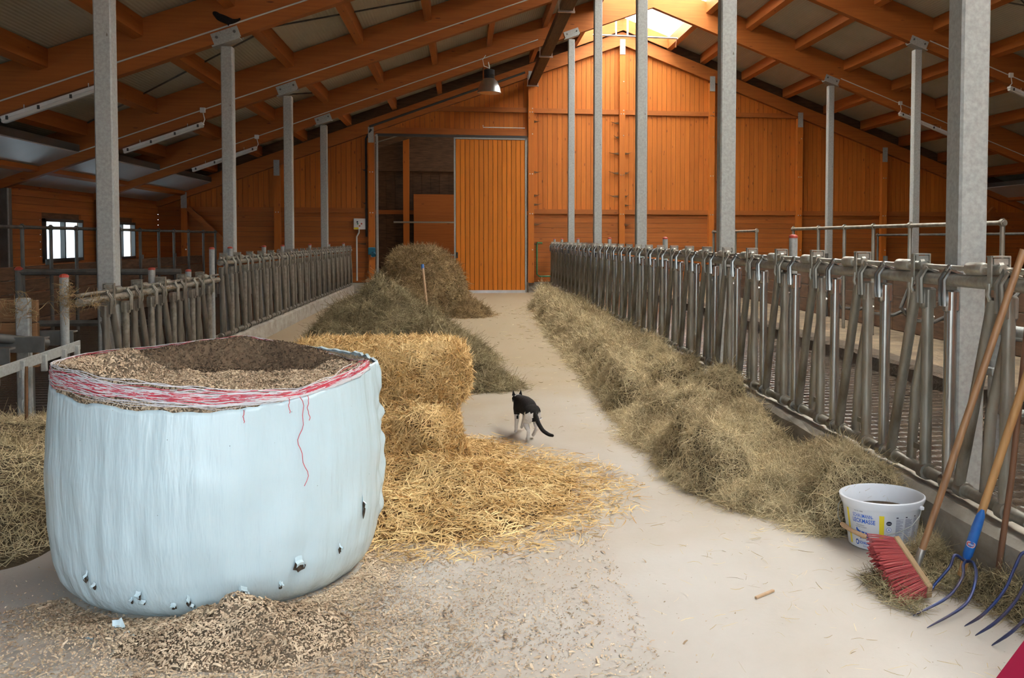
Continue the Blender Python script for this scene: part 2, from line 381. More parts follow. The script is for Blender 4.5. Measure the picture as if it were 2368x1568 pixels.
ST = [-7.3, -4.93, -2.46, 1.87, 4.42, 7.0, 9.6, 12.17, 14.6]
gable_wall('wall_back_left', XWL, -2.38, ST)
gable_wall('wall_back_right', 1.80, XWR, ST)
wb = empty('wall_back_lintel', (-0.3, YW, 4.3), kind='structure')
x = -2.38
while x < 1.79:
    x1 = min(x+0.135, 1.80)
    if x > 0.2: board(wb, x, x1, 5.05, zl(x)+.3, zl(x1)+.3, YW, wood_z); board(wb, x, x1, 4.35, 5.05, 5.05, YW, wood_z)
    else: board(wb, x, x1, 4.35, zl(x)+.3, zl(x1)+.3, YW, wood_z)
    x = x1
MB().prism([(-2.38, 4.35), (1.8, 4.35), (1.8, zl(1.8)+DEP+.04), (-2.38, zl(-2.38)+DEP+.04)], YW+.03, YW+.1).build('backing', dark_wood, wb)
MB().box((-0.29, YW-0.05, 4.42), (4.18, 0.12, 0.20)).build('rail', wood_x, wb)
MB().box((0.4, YW-0.05, 5.06), (2.8, 0.10, 0.13)).build('rail', wood_x, wb)
MB().box((-0.29, YW-0.13, 4.31), (4.10, 0.06, 0.07)).build('door_track', frame_m, wb)
MB().tube([(0.55, YW-0.14, 4.62), (0.55, YW-0.14, 4.56), (1.70, YW-0.14, 4.56)], 0.014, 6).build('conduit', conduit_m, wb)

web_m = material('dusty_cobweb', (.16, .085, .04, 1), (.10, .05, .025, 1), (30, 30, 30), .95)
rw = random.Random(2); wbr = bpy.data.objects['wall_back_right']
for xs, sg in ((1.96, 1), (4.33, -1), (4.51, 1), (-2.62, -1)):
    for z in (1.35, 1.9, 2.45, 2.7, 3.35, 3.9, 4.35, 4.75):
        if rw.random() < .35: continue
        L_ = rw.uniform(.10, .32); dz = rw.uniform(-.02, .06)
        MB().prism([(xs, z+.035), (xs+sg*L_*.5, z+.01+dz*.3), (xs+sg*L_, z+.02+dz), (xs+sg*L_*.4, z-.012), (xs, z-.03)], YW-.05-rw.random()*.04, YW-.043).build('cobweb', web_m, wbr if xs > 0 else bpy.data.objects['wall_back_left'])
# sliding door
dr = empty('door_1', (0.75, YW-0.10, 0), kind='structure', label='tall orange boarded sliding door with steel edge frame', cat=None)
nb = 15
for k in range(nb):
    a = -0.20+1.90*k/nb; b = -0.20+1.90*(k+1)/nb
    MB().box(((a+b)/2, YW-0.12, 2.15), (b-a-0.009, 0.04, 4.16), bev=0.006).build('board', door_wood, dr)
MB().box((0.75, YW-0.095, 2.15), (1.92, 0.01, 4.16)).build('backing', dark_wood, dr)
for xx in (-0.225, 1.725): MB().box((xx, YW-0.12, 2.16), (0.045, 0.075, 4.28)).build('edge_frame', steel_m, dr)
MB().box((0.75, YW-0.12, 4.26), (2.0, 0.075, 0.05)).build('edge_frame', steel_m, dr)
MB().box((0.75, YW-0.12, 0.04), (1.95, 0.06, 0.08)).build('bottom_rail', alu_m, dr)
MB().box((-0.17, YW-0.17, 1.05), (0.05, 0.05, 0.16), bev=.01).build('handle', dark_m, dr)
# left jamb steel edge
tj = MB().box((-2.31, YW-0.12, 2.17), (0.05, 0.10, 4.3)).build('trim_1', steel_m, kind='structure')

# the darker barn beyond the open door
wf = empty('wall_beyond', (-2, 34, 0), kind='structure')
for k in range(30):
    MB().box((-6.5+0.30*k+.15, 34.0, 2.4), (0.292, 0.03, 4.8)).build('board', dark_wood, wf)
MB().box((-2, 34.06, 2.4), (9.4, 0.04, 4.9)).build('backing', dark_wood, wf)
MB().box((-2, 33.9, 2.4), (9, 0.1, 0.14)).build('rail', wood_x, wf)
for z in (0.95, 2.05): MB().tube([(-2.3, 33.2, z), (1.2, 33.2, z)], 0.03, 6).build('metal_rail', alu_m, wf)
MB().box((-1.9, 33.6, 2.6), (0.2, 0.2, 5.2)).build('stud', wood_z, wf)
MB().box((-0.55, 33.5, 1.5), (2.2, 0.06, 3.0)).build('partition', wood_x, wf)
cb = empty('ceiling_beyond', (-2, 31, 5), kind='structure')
MB().prism([(-7, 3.2), (2.3, 6.362), (2.3, 6.462), (-7, 3.3)], 27.4, 34.2).build('panel', panel_m, cb)  # panel stops short of the side wall: unseen gap added for sky light
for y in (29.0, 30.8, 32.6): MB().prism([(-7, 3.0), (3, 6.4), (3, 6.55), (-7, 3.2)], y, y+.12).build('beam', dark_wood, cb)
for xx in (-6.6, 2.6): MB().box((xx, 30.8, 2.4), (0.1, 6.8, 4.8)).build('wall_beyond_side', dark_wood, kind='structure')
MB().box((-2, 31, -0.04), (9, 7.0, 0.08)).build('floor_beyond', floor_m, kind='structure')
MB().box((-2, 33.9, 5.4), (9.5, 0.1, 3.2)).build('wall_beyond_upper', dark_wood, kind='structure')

# side walls with windows, horizontal boards
def side_wall(name, X, wins, sgn):
    w = empty(name, (X, 12, 0), kind='structure')
    zt = zl(X)+0.5; ys = [YF, 4.6, 9.1, 13.6, 18.15, 22.7, YW]
    nrow = int((zt-0.3)/0.14)
    for r in range(nrow):
        z = 0.3+r*0.14
        for a, b in zip(ys[:-1], ys[1:]):
            segs = [(a, b)]
            for (wy0, wy1, wz0, wz1) in wins:
                if z+0.14 > wz0 and z < wz1:
                    ns = []
                    for (s0, s1) in segs:
                        if wy1 <= s0 or wy0 >= s1: ns.append((s0, s1))
                        else:
                            if wy0 > s0+.05: ns.append((s0, wy0))
                            if wy1 < s1-.05: ns.append((wy1, s1))
                    segs = ns
            for (s0, s1) in segs:
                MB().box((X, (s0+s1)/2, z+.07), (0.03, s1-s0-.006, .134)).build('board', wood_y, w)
    MB().box((X, (YF+YW)/2, 0.14), (0.16, YW-YF, 0.32)).build('plinth', kerb_m, w)
    bx = X-sgn*.04; cut = sorted(wins); y = YF; za, zb_ = 0.2, zt+.15
    for (a, b, c, d) in cut+[(YW, YW, 0, 0)]:
        MB().box((bx, (y+a)/2, (za+zb_)/2), (.04, a-y, zb_-za)).build('backing', dark_wood, w)
        if b > a:
            MB().box((bx, (a+b)/2, (za+c)/2), (.04, b-a, c-za)).build('backing', dark_wood, w); MB().box((bx, (a+b)/2, (d+zb_)/2), (.04, b-a, zb_-d)).build('backing', dark_wood, w)
        y = b
    return w
WL = [(19.95, 21.85, 1.03, 1.87), (23.35, 25.15, 1.0, 1.87), (14.9, 16.8, 1.03, 1.87), (10.4, 12.3, 1.03, 1.87)]
WR = [(13.9, 15.8, 1.0, 1.9)]
side_wall('wall_left', XWL, WL, 1); side_wall('wall_right', XWR, WR, -1)
k = 0
for X, W, s in ((XWL, WL, 1), (XWR, WR, -1)):
    for (a, b, c, d) in W:
        k += 1; win = empty('window_%d' % k, (X, (a+b)/2, c), kind='structure')
        m = MB()
        for zz in (c+.03, d-.03): m.box((X+s*.03, (a+b)/2, zz), (.09, b-a, .06))
        for yy in (a+.03, b-.03, (a+b)/2): m.box((X+s*.03, yy, (c+d)/2), (.09, .06, d-c))
        m.build('window_frame', frame_m, win)
        for y0, y1 in ((a+.06, (a+b)/2-.03), ((a+b)/2+.03, b-.06)):
            MB().box((X, (y0+y1)/2, (c+d)/2), (.008, y1-y0, d-c-.12)).build('pane', glass_m, win)
# front gable with the big doorway the light comes through (behind the camera)
wfr = empty('wall_front', (0, YF, 0), kind='structure')
MB().prism([(XWL, 0), (-3.3, 0), (-3.3, zl(-3.3)), (XWL, zl(XWL)+.5)], YF-.06, YF).build('panel', wood_z, wfr)
MB().prism([(3.4, 0), (XWR, 0), (XWR, zl(XWR)+.5), (RIDGE, ZR+.6), (3.4, zl(3.4)+.5)], YF-.06, YF).build('panel', wood_z, wfr)
MB().prism([(-3.3, 4.2), (3.4, 4.2), (3.4, zl(3.4)+.5), (-3.3, zl(-3.3)+.5)], YF-.06, YF).build('panel', wood_z, wfr)

# ------------------------------------------------------------------ roof: rafters, purlins, panels, skylight
ceil = empty('ceiling', (RIDGE, 12, 2.2), kind='structure')
SKL, SKR = 3.12, 5.68
def slab(x0, x1, a, b, y0, y1, name, mat, par=ceil):
    return MB().prism([(x0, zl(x0)+a), (x1, zl(x1)+a), (x1, zl(x1)+b), (x0, zl(x0)+b)], y0, y1).build(name, mat, par)
SKE = 26.95
slab(SKL-.01, RIDGE, DEP+.02, DEP+.12, SKE, YW+.2, 'roof_panel', panel_m); slab(RIDGE, SKR+.01, DEP+.02, DEP+.12, SKE, YW+.2, 'roof_panel', panel_m)
for xa, xb in ((SKL, RIDGE), (RIDGE, SKR)): slab(xa, xb, .38, DEP+.12, SKE-.05, SKE, 'skylight_header', wood_x)
slab(XWL-.5, SKL, DEP+.02, DEP+.12, YF, YW+.2, 'roof_panel', panel_m)
slab(SKR, XWR+.5, DEP+.02, DEP+.12, YF, YW+.2, 'roof_panel', panel_m)
RAFT = []
for i, y in enumerate([FR0]+FR+[YW-.10]):
    last = i == len(FR)+1
    dep = 0.36 if last else DEP
    for sd, (xa, xb) in enumerate(((XWL, RIDGE), (RIDGE, XWR))):
        r = MB().prism([(xa, zl(xa)), (xb, zl(xb)), (xb, zl(xb)+dep), (xa, zl(xa)+dep)], y-.08, y+.08).build('rafter', wood_x, ceil)
        r.rotation_euler = (0, 0, 0)
        RAFT.append(r)
        if not last and i > 0:
            MB().tube([(xx, y-.095, zl(xx)+.17) for xx in ((xa+.4, xb-2.7) if sd == 0 else (xa+4.6, xb-.5))], 0.011, 6).build('conduit', conduit_m, r)
        if last and sd == 0:
            MB().tube([(xx, y-.105, zl(xx)+.17) for xx in (-2.5, 1.7)], 0.03, 6).build('conduit', frame_m, r)
PX = [-7.6, -6.52, -5.37, -4.20, -3.04, -1.83, -0.62, 0.60, 1.88, SKL-.06, SKR+.06, 6.72, 7.93, 9.15, 10.37, 11.50, 12.68, 13.9, 15.1]
bays = [FR0]+FR+[YW]
pm_cache = {}
for b0, b1 in zip(bays[:-1], bays[1:]):
    for x in PX:
        sg = -1 if x < RIDGE else 1
        w = 0.06
        poly = [(x-w, zl(x-w)+.40), (x+w, zl(x+w)+.40), (x+w, zl(x+w)+DEP), (x-w, zl(x-w)+DEP)]
        if x in (SKL-.06, SKR+.06): poly = [(p, q+.02 if q > zl(x)+.5 else q-.02) for p, q in poly]
        MB().prism(poly, b0+.08, b1-.08).build('purlin', wood_y, ceil)
# pale lowered lining beside the eaves, with its own batten
for xa, xb in ((XWL, -6.62), (15.3, XWR)):
    slab(xa, xb, .16, .20, YF, YW-.02, 'eaves_lining', lining_m)
    xe = xb if xa < 0 else xa
    MB().box((xe, (YF+YW)/2, zl(xe)+.24), (.05, YW-YF, .12)).build('eaves_gap_board', frame_m, ceil)
    xm = (xa+xb)/2
    slab(xm-.05, xm+.05, .08, .16, YF, YW-.02, 'batten', wood_y)
# wind bracing rods
for x0, y0, x1, y1 in ((-6.5, 13.7, .6, 18.1), (-6.5, 18.1, .6, 13.7), (-5.4, 18.2, -3, 22.6), (6.8, 13.7, 12.6, 18.1), (6.8, 18.1, 12.6, 13.7), (6.8, 9.2, 12.6, 13.6), (6.8, 13.6, 12.6, 9.2), (-5.4, 9.2, .6, 13.6)):
    MB().tube([(x0, y0, zl(x0)+.62), (x1, y1, zl(x1)+.62)], 0.014, 6).build('bracing_rod', dtube_m, ceil)
# skylight: panes and glazing bars
sky = empty('window_6', (RIDGE, 12, ZR), kind='structure')
yb = YF
while yb < SKE-.06:
    y1 = min(yb+1.5, SKE)
    for xa, xb in ((SKL-.1, RIDGE), (RIDGE, SKR+.1)):
        MB().prism([(xa, zl(xa)+.72), (xb, zl(xb)+.72), (xb, zl(xb)+.735), (xa, zl(xa)+.735)], yb, y1).build('pane', milky_m, sky)
        MB().prism([(xa, zl(xa)+.69), (xb, zl(xb)+.69), (xb, zl(xb)+.76), (xa, zl(xa)+.76)], yb-.02, yb+.02).build('glazing_bar', alu_m, sky)
    yb = y1
MB().box((RIDGE, (YF+SKE)/2, ZR+.76), (.10, SKE-YF, .08)).build('ridge_bar', alu_m, sky)
m = MB(); m.tube([(3.3, 24.9, 6.72), (5.5, 24.9, 6.70)], .025, 6)
for xx in (3.9, 4.2, 4.55): m.tube([(xx, 24.9, 6.7), (xx, 24.9, 7.5)], .022, 6)
m.tube([(4.45, 24.9, 7.3), (4.45, 24.9, 6.15)], .028, 8); m.tube([(5.5, 24.9, 6.7), (5.62, 25.6, 6.62)], .02, 6)
m.build('vent_rod', alu_m, tag(empty('skylight_vent_mechanism', (4.42, 24.9, 6.6)), 'thin metal vent rods hanging under the ridge skylight', 'vent rod'))

# ------------------------------------------------------------------ steel posts
def post(x, y, z, w, label, group, skew):
    r = empty('steel_post', (x, y, 0), label=label, cat='post', group=group)
    MB().box((x, y, (z-.10)/2), (w, w, z-.10), bev=.012).build('shaft', steel_m, r)
    m = MB(); a = math.atan(SL)*skew; R = Matrix.Rotation(-a, 3, 'Y')
    for yy in (-.095, .095): m.box((x, y+yy, z+.035), (.36, .014, .15), R)
    m.box((x, y, z-.05), (.37, .21, .02), R)
    h = m.build('head_plate', steel_m, r)
    for dx in (-.12, .12): MB().lathe([(.018, 0), (.018, .016)], Vector((x, y-.105, z+.045))+R @ Vector((dx, 0, 0)), 8, Matrix.Rotation(PI/2, 3, 'X')).build('bolt', dtube_m, h)
RL = ['nearest the camera, rising through the right feed fence', 'second from the camera along the right feed fence', 'third from the camera along the right feed fence',
      'fourth from the camera along the right feed fence', 'farthest along the right feed fence, its head plate in view']
for i, y in enumerate(FR): post(2.50, y, zl(2.5)+.02, .15, 'square galvanised post '+RL[i], 'posts along the right feed fence', 1)
LL = ['nearest on the left, above the blue-wrapped bale', 'second on the left, a dark bird on its head plate', 'third on the left feed fence', 'farthest on the left feed fence']
for i, y in enumerate(FR[1:]): post(-3.10, y, zl(-3.1)+.02, .15, 'square galvanised post '+LL[i], 'posts along the left feed fence', 1)
BL = {2: 'just right of the nearest right-hand post', 3: 'closer of two between sleeping stalls at right', 4: 'farther of two between sleeping stalls at right'}
for i in (3, 4): post(8.80, FR[i], zl(8.8)+.02, .15, 'slim shaded post in the right cattle stall, '+BL[i], 'posts among the right stalls', -1)
for X, n_, sg in ((XWL+.15, 'left', 1),):
    for i in (3, 4):
        r = tag(empty('eaves_post', (X, FR[i], 0)), 'dark steel eaves post against the left wall, '+('left of the first window' if i == 3 else 'between the two windows'), 'post', 'eaves posts on the left wall')
        MB().box((X, FR[i], zl(X)/2), (.14, .16, zl(X))).build('shaft', dtube_m, r)
        MB().box((X+.08, FR[i]-.09, zl(X)/2), (.02, .02, zl(X))).build('flange', steel_m, r)

# ------------------------------------------------------------------ feed fences
shaded_m = material('shaded_tube', (0.24, 0.22, 0.18, 1), (0.10, 0.08, 0.055, 1), (9, 9, 2.2), .5, .45, detail=8)  # left fence tubes: the dimmer light there is put into a darker colour
shadedl_m = material('shaded_latch', (0.30, 0.28, 0.23, 1), (0.17, 0.145, 0.105, 1), (20, 20, 20), .5, .4)  # left fence latches, darkened for the same dim light
def feed_fence(X, y0, y1, zt, zb, pitch, first, label, aisle, caps):
    tube_m, latch_m, shiny_m = (MATS['galvanised_tube'], MATS['galvanised_latch'], MATS['polished_tube']) if aisle < 0 else (shaded_m, shadedl_m, shadedl_m)
    root = tag(empty('feed_fence', (X, (y0+y1)/2, 0)), label, 'feed fence')
    yo = (y0+y1)/2; H = zt-zb; a = aisle
    MB().tube([(X, y0, zt), (X, y1, zt)], .032, 12).build('top_rail', latch_m, root, True)
    MB().tube([(X, y0, zt+.06), (X, y1, zt+.06)], .013, 8).build('locking_rod', latch_m, root, True)
    MB().tube([(X, y0, zb), (X, y1, zb)], .030, 10).build('bottom_rail', tube_m, root, True)
    def shared(name, m, mat): return name, m.mesh(name, mat, True)
    def up(yy, mat, nm):
        m = MB(); m.tube([(0, yy, zb-.03), (0, yy, zt-.06)], .030, 10)
        m.bar((0, yy, zt-.16), (0, yy, zt-.05), .075, .05, (0, 1, 0), bev=.01)
        m.tube([(a*.045, yy-.02, zt-.13), (a*.05, yy-.02, zt), (a*.02, yy-.02, zt+.05), (-a*.045, yy-.02, zt+.03)], .011, 6)
        m.tube([(a*.045, yy+.02, zt-.13), (a*.05, yy+.02, zt), (a*.02, yy+.02, zt+.05), (-a*.045, yy+.02, zt+.03)], .011, 6)
        m.box((0, yy, zt+.055), (.06, .03, .04), bev=.008)
        m.lathe([(.044, -.03), (.044, .03)], (0, yy, zb), 10, Matrix.Rotation(PI/2, 3, 'X'))
        return shared(nm, m, mat)
    K = [up(-.09, tube_m, 'upright'), up(pitch*.56, shiny_m, 'worn_upright')]
    m = MB(); m.tube([(a*.02, .0, zt-.07), (a*.03, .10, zt-.45*H), (a*.02, .28, zb+.03)], .028, 10); m.lathe([(.04, -.035), (.04, .035)], (0, .28, zb), 10, Matrix.Rotation(PI/2, 3, 'X'))
    K.append(shared('swing_bar', m, tube_m))
    m = MB(); m.tube([(-a*.03, -.05, zt-.20), (-a*.03, .09, zt-.60*H), (-a*.02, .115, zb)], .027, 10); m.bar((-a*.02, -.09, zb+.10), (-a*.02, .11, zb+.10), .006, .03)
    K.append(shared('bent_bar', m, tube_m))
    m = MB()   # latch strap bent over the rail
    m.box((0, 0, zt+.122), (.086, .055, .007)); m.box((-a*.042, 0, zt+.09), (.007, .05, .066)); m.box((a*.042, 0, zt+.055), (.007, .034, .14))
    m.tube([(a*.042, 0, zt+.0), (a*.048, 0, zt-.05), (a*.036, 0, zt-.085), (a*.015, 0, zt-.09)], .011, 8)
    m.box((0, -.012, zt+.10), (.07, .02, .028)); m.bar((0, -.01, zt+.10), (0, -.04, zt+.06), .022, .014)
    m.lathe([(.027, -.06), (.027, .03)], (0, -.02, zt+.06), 10, Matrix.Rotation(PI/2, 3, 'X'))
    K.append(shared('latch', m, latch_m))
    m = MB(); m.lathe([(.026, -.075), (.032, -.065), (.032, .065), (.026, .075)], (0, .19, zt+.06), 12, Matrix.Rotation(PI/2, 3, 'X'))
    K.append(shared('sleeve', m, latch_m))
    y = first; i = 0
    while y < y1-.1:
        if y > y0:
            for nm, me in K:
                if nm in ('worn_upright',) and y+pitch*.56 > y1: continue
                if nm == 'sleeve':
                    sl = link(nm, me, lt); continue
                o = link(nm, me, root, (0, y-yo, 0))
                if nm == 'latch': lt = o
        y += pitch
    for (yy, zc) in caps:
        p = MB().tube([(X-a*.09, yy, 0), (X-a*.09, yy, zc)], .032, 12).build('cap_post', steel_m, root, True)
        MB().lathe([(.035, zc-.008), (.035, zc+.004), (.028, zc+.014), (.010, zc+.020)], (X-a*.09, yy, 0), 12).build('red_cap', cap_m, p, True)
    return root
feed_fence(XR, 0.6, 26.85, 1.304, .295, .758, 1.061, 'long galvanised self-locking feed fence on the right kerb', -1, [(7.11, 1.52), (11.84, 1.51), (16.47, 1.51), (21.1, 1.50), (24.6, 1.5), (26.6, 1.5)])
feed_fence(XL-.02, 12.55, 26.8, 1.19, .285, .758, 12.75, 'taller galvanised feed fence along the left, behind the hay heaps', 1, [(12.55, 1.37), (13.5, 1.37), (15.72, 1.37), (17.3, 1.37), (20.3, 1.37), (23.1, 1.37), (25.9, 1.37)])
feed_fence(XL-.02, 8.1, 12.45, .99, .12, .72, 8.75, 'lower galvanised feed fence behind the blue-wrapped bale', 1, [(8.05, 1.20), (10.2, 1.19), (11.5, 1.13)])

# ------------------------------------------------------------------ stalls behind the fences
def railing(X, ys, zt, zb, label, name='stall_railing', m_=tube_m, lower=None, group=None):
    r = tag(empty(name, (X, sum(ys)/len(ys), zb)), label, 'railing', group)
    MB().tube([(X, ys[0]-.05, zt), (X, ys[-1]+.05, zt)], .026, 10).build('top_rail', m_, r, True)
    if lower: MB().tube([(X, ys[0], lower), (X, ys[-1], lower)], .022, 8).build('lower_rail', m_, r, True)
    for y in ys:
        m = MB(); m.tube([(X, y, zb), (X, y, zt)], .028, 8); m.lathe([(.04, -.03), (.042, 0), (.04, .03)], (X, y, zt), 10, Matrix.Rotation(PI/2, 3, 'X'))
        m.box((X, y, zt+.035), (.03, .03, .03)); m.build('upright', m_, r, True)
    return r
railing(5.7, [9.7, 10.8, 11.87, 13.0, 14.05, 15.13, 16.34], 1.685, .16, 'grey tube stall railing right of the second post, crossing to the nearest post')
railing(5.7, [18.5, 20.0, 21.8], 1.67, .16, 'short grey tube stall railing just behind the second right post')
railing(10.2, [10.2, 12.0, 13.8, 15.6, 17.4, 19.2, 21.0, 23.0], 1.62, .16, 'dark tube railing far back in the right stalls', m_=dtube_m)
railing(-6.2, [13.9, 14.83, 15.8, 16.78, 17.72, 18.8, 19.93, 21.09, 22.15, 23.29, 24.56, 25.7], 1.648, .01, 'tube stall railing in front of the left wall windows', m_=dtube_m)
def partition(X, y0, y1, z0, n, label, hb=.24):
    r = tag(empty('plank_partition', (X, (y0+y1)/2, z0)), label, 'partition')
    for k in range(n):
        y = y0
        while y < y1-.1:
            ye = min(y+3.6, y1)
            MB().box((X, (y+ye)/2, z0+hb*(k+.5)), (.05, ye-y-.012, hb-.012), bev=.006).build('plank', dark_wood, r); y = ye
    y = y0+.2
    while y < y1:
        MB().tube([(X-.06, y, z0), (X-.06, y, z0+hb*n+.08)], .035, 8).build('post', dtube_m, r, True); y += 2.4
    return r
partition(6.35, 6.5, 24.5, .16, 4, 'dark plank partition behind the sandy beds in the right stalls', .255)
partition(-6.75, 12.2, 26.5, .01, 5, 'dark plank partition under the left windows', .21)
for i, y in enumerate((8.4, 9.6, 10.8, 12.0, 13.2, 14.4)):
    MB().tube([(6.3, y, 1.02), (5.9, y, 1.0), (5.75, y, .85), (5.65, y, .62), (5.8, y, .45), (6.1, y, .42), (6.3, y, .5)], .025, 8).build(
        'stall_divider', dtube_m, None, True, label=['nearest', 'second nearest', 'third nearest', 'fourth nearest', 'fifth nearest', 'farthest'][i]+' bent tube stall divider on the right plank partition', cat='divider', group='stall dividers at right')
# gate with red-capped post just right of the nearest post
g = tag(empty('stall_gate', (3.4, 5.8, 0)), 'low tube gate with a red cap, right of the nearest post', 'gate')
p = MB().tube([(3.4, 5.83, -.0), (3.4, 5.83, .945)], .05, 12).build('gate_post', steel_m, g, True)
MB().lathe([(.055, .93), (.055, .95), (.04, .97), (.012, .98)], (3.4, 5.83, 0), 12).build('red_cap', cap_m, p, True)
for z in (.93, .42): MB().tube([(3.4, 5.83, z), (3.5, 4.4, z)], .035, 10).build('gate_rail', steel_m, g, True)
MB().tube([(3.5, 4.4, .0), (3.5, 4.4, .95)], .035, 10).build('gate_upright', steel_m, g, True)
MB().box((3.36, 5.80, .66), (.06, .10, .06), bev=.008).build('hinge_clamp', steel_m, p)
# left: cross gate and plank barrier
g = tag(empty('tube_gate', (-4, 11.5, 0)), 'dark tube cross gate between two red-capped posts at left', 'gate')
for z in (1.12, .55): MB().tube([(-4.85, 11.5, z), (-3.15, 11.5, z)], .035, 8).build('gate_rail', dtube_m, g, True)
for xx in (-4.85, -4.0):
    p = MB().tube([(xx, 11.5, 0), (xx, 11.5, 1.15)], .04, 8).build('gate_post', dtube_m, g, True)
MB().lathe([(.045, 1.14), (.045, 1.16), (.02, 1.18)], (-4.85, 11.5, 0), 10).build('red_cap', cap_m, g, True)
b_ = tag(empty('plank_barrier', (-3.9, 8.0, 0)), 'weathered orange plank barrier at the left edge, hay caught on it', 'barrier')
plank_m = material('weathered_plank', (0.33, 0.17, 0.07, 1), (0.20, 0.105, 0.05, 1), (2, 10, 20), .8, objrand=.15)
for k in range(3): MB().box((-4.3, 8.02, .50+.175*k+.085), (2.1, .05, .168), bev=.006).build('plank', plank_m, b_)
MB().box((-3.33, 7.96, .52), (.10, .06, 1.04), bev=.01).build('barrier_post', steel_m, b_)
# metal feed rack at the left edge
rk = tag(empty('metal_feed_rack', (-3.2, 7.2, 0)), 'galvanised feed rack with hooks and a bent pipe at the left edge', 'rack')
MB().bar((-3.0, 5.9, .60), (-3.0, 8.15, .655), .012, .075, bev=.003).build('flat_bar', steel_m, rk)
for i, y in enumerate((6.35, 6.72, 7.10, 7.45, 7.8, 8.05)):
    m = MB(); m.box((-2.985, y, .60), (.04, .03, .12), bev=.005)
    if i % 2 == 0:
        m.tube([(-2.98, y, .6), (-2.98, y, .38)], [.02, .014], 8)
        m.tube([(-2.98, y+.03*math.sin(t), .35+.045*math.cos(t)) for t in np.linspace(0, 2*PI, 13)], .006, 6)
    m.build('hook', steel_m, rk, True)
for y0, z0, xe in ((7.55, .72, -5.2), (8.08, .715, -4.6), (7.0, .70, -5.2)):
    m = MB(); m.bar((-3.02, y0, z0), (xe, y0-.05, z0+.01), .012, .11); m.bar((-3.02, y0+.04, z0+.05), (xe, y0-.01, z0+.06), .10, .012); m.build('angle_bar', dtube_m, rk)
MB().tube([(-4.6, 7.3, .78), (-3.75, 7.15, .86), (-3.5, 7.25, .84), (-3.08, 7.75, .71)], .035, 10).build('bent_pipe', dtube_m, rk, True)
MB().tube([(-4.4, 7.35, .70), (-3.3, 7.5, .78)], .03, 10).build('pipe', tube_m, rk, True)
MB().tube([(-3.6, 5.9, .45), (-3.0, 6.5, .38)], .035, 10).build('pipe', steel_m, rk, True)
for y in (6.0, 7.2, 8.1): MB().box((-3.35, y, .30), (.05, .05, .60)).build('leg', dtube_m, rk)
MB().tube([(-2.95, 7.05, .0), (-2.96, 7.1, .62)], .012, 6).build('thin_rod', tray_m, rk)
MB().box((-3.75, 7.0, .28), (.06, 2.4, .56)).build('shade_sheet', dark_m, rk)  # added black sheet stands in for the shade under the rack

# ------------------------------------------------------------------ hay, straw
def strands_on(h, n, x0, x1, y0, y1, zmin, L, W, bias=None, lift=.35, curl=.5, D=None, dmix=0, dens=None):
    xs = rng.uniform(x0, x1, n*3); ys = rng.uniform(y0, y1, n*3) if bias is None else bias(n*3)
    keep = (h(xs, ys) > zmin) & (np.hypot(xs-2.045, ys-4.52) > .20)
    if dens is not None: keep &= rng.random(n*3) < dens(xs, ys)
    xs, ys = xs[keep][:n], ys[keep][:n]
    P, N = surf(h, xs, ys); k = len(xs)
    l = rng.uniform(*L, k); w = rng.uniform(*W, k)
    if bias is not None: w = w*np.clip(ys/7.0, .8, 2.2); l = l*np.clip(ys/9., .9, 1.6)
    P = P+N*rng.uniform(-.004, .02, (k, 1))
    dd = None if D is None else np.broadcast_to(np.array(D, float), (k, 3))
    return ribbons(P, N, l, w, lift, curl, dd, dmix)

# long hay row on the right
_rc = random.Random(12); CL = []
_y = 4.55
while _y < 23.4:
    e_ = float(np.interp(_y, [4.5, 5.9, 7.6, 14.8, 22.1], [1.8, 1.30, 1.22, 1.34, 1.55]))
    for _k in range(2):
        r_ = _rc.uniform(.20, .36); CL.append((_rc.uniform(e_+.15, 2.2), _y+_rc.uniform(-.15, .15), r_, _rc.uniform(.18, .42)*(.6 if _y < 4.8 else 1)))
    _y += .34
def row_h(x, y):
    xo = np.interp(y, [4.35, 4.65, 5.2, 5.9, 7.6, 10.5, 14.8, 18, 22.1, 23.6], [1.95, 1.72, 1.42, 1.24, 1.17, 1.22, 1.29, 1.36, 1.50, 1.85])+.16*(fbm(y*1.7, y*0, 3, 5)-.5)
    H = np.interp(y, [4.3, 4.9, 6, 12, 18, 23, 24], [.02, .24, .33, .34, .36, .33, .0])
    u = (x-xo)/(2.30-xo)
    prof = sstep(-.02, .35, u)*(1-.45*sstep(.7, 1.02, u))
    z = H*prof*(.22+.35*fbm(x*2.2+3, y*1.7, 3, 9))
    xn, yn = x+.10*(fbm(x*5, y*5, 2, 71)-.5), y+.16*(fbm(x*4+9, y*4, 2, 72)-.5)
    for (cx, cy, r, hh) in CL:
        k = np.abs(yn-cy) < r*1.4
        d2 = ((xn-cx)/(r*.85))**2+((yn-cy)/(r*1.3))**2
        z = np.where(k & (d2 < 1), np.maximum(z, hh*np.sqrt(np.clip(1-d2, 0, 1))*np.clip(prof*1.6, 0, 1)), z)
    z = z+.07*(fbm(x*8, y*8, 3, 2)-.5)*np.clip(prof*2, 0, 1)
    z = z*sstep(.19, .30, np.hypot(x-2.045, y-4.52))
    return np.where((u < -.12) | (y < 4.3) | (y > 24), -.02, z-.012)
bias = lambda n: 4.3+(24-4.3)*rng.random(n)**1.9
V, Q = grid(row_h, 1.0, 2.315, 4.2, 24.1, 60, 700)
vb, qb = strands_on(lambda x, y: np.maximum(row_h(x+.10, y), 0)*.25+.002, 5000, .9, 1.8, 4.3, 24, .003, (.04, .14), (.002, .0042), bias, .15, .6)
vb[:, 2] = np.maximum(vb[:, 2], .001)
v1, q1 = strands_on(row_h, 105000, 1.0, 2.31, 4.3, 24, .002, (.07, .23), (.0017, .0034), bias, .45, 1.15)
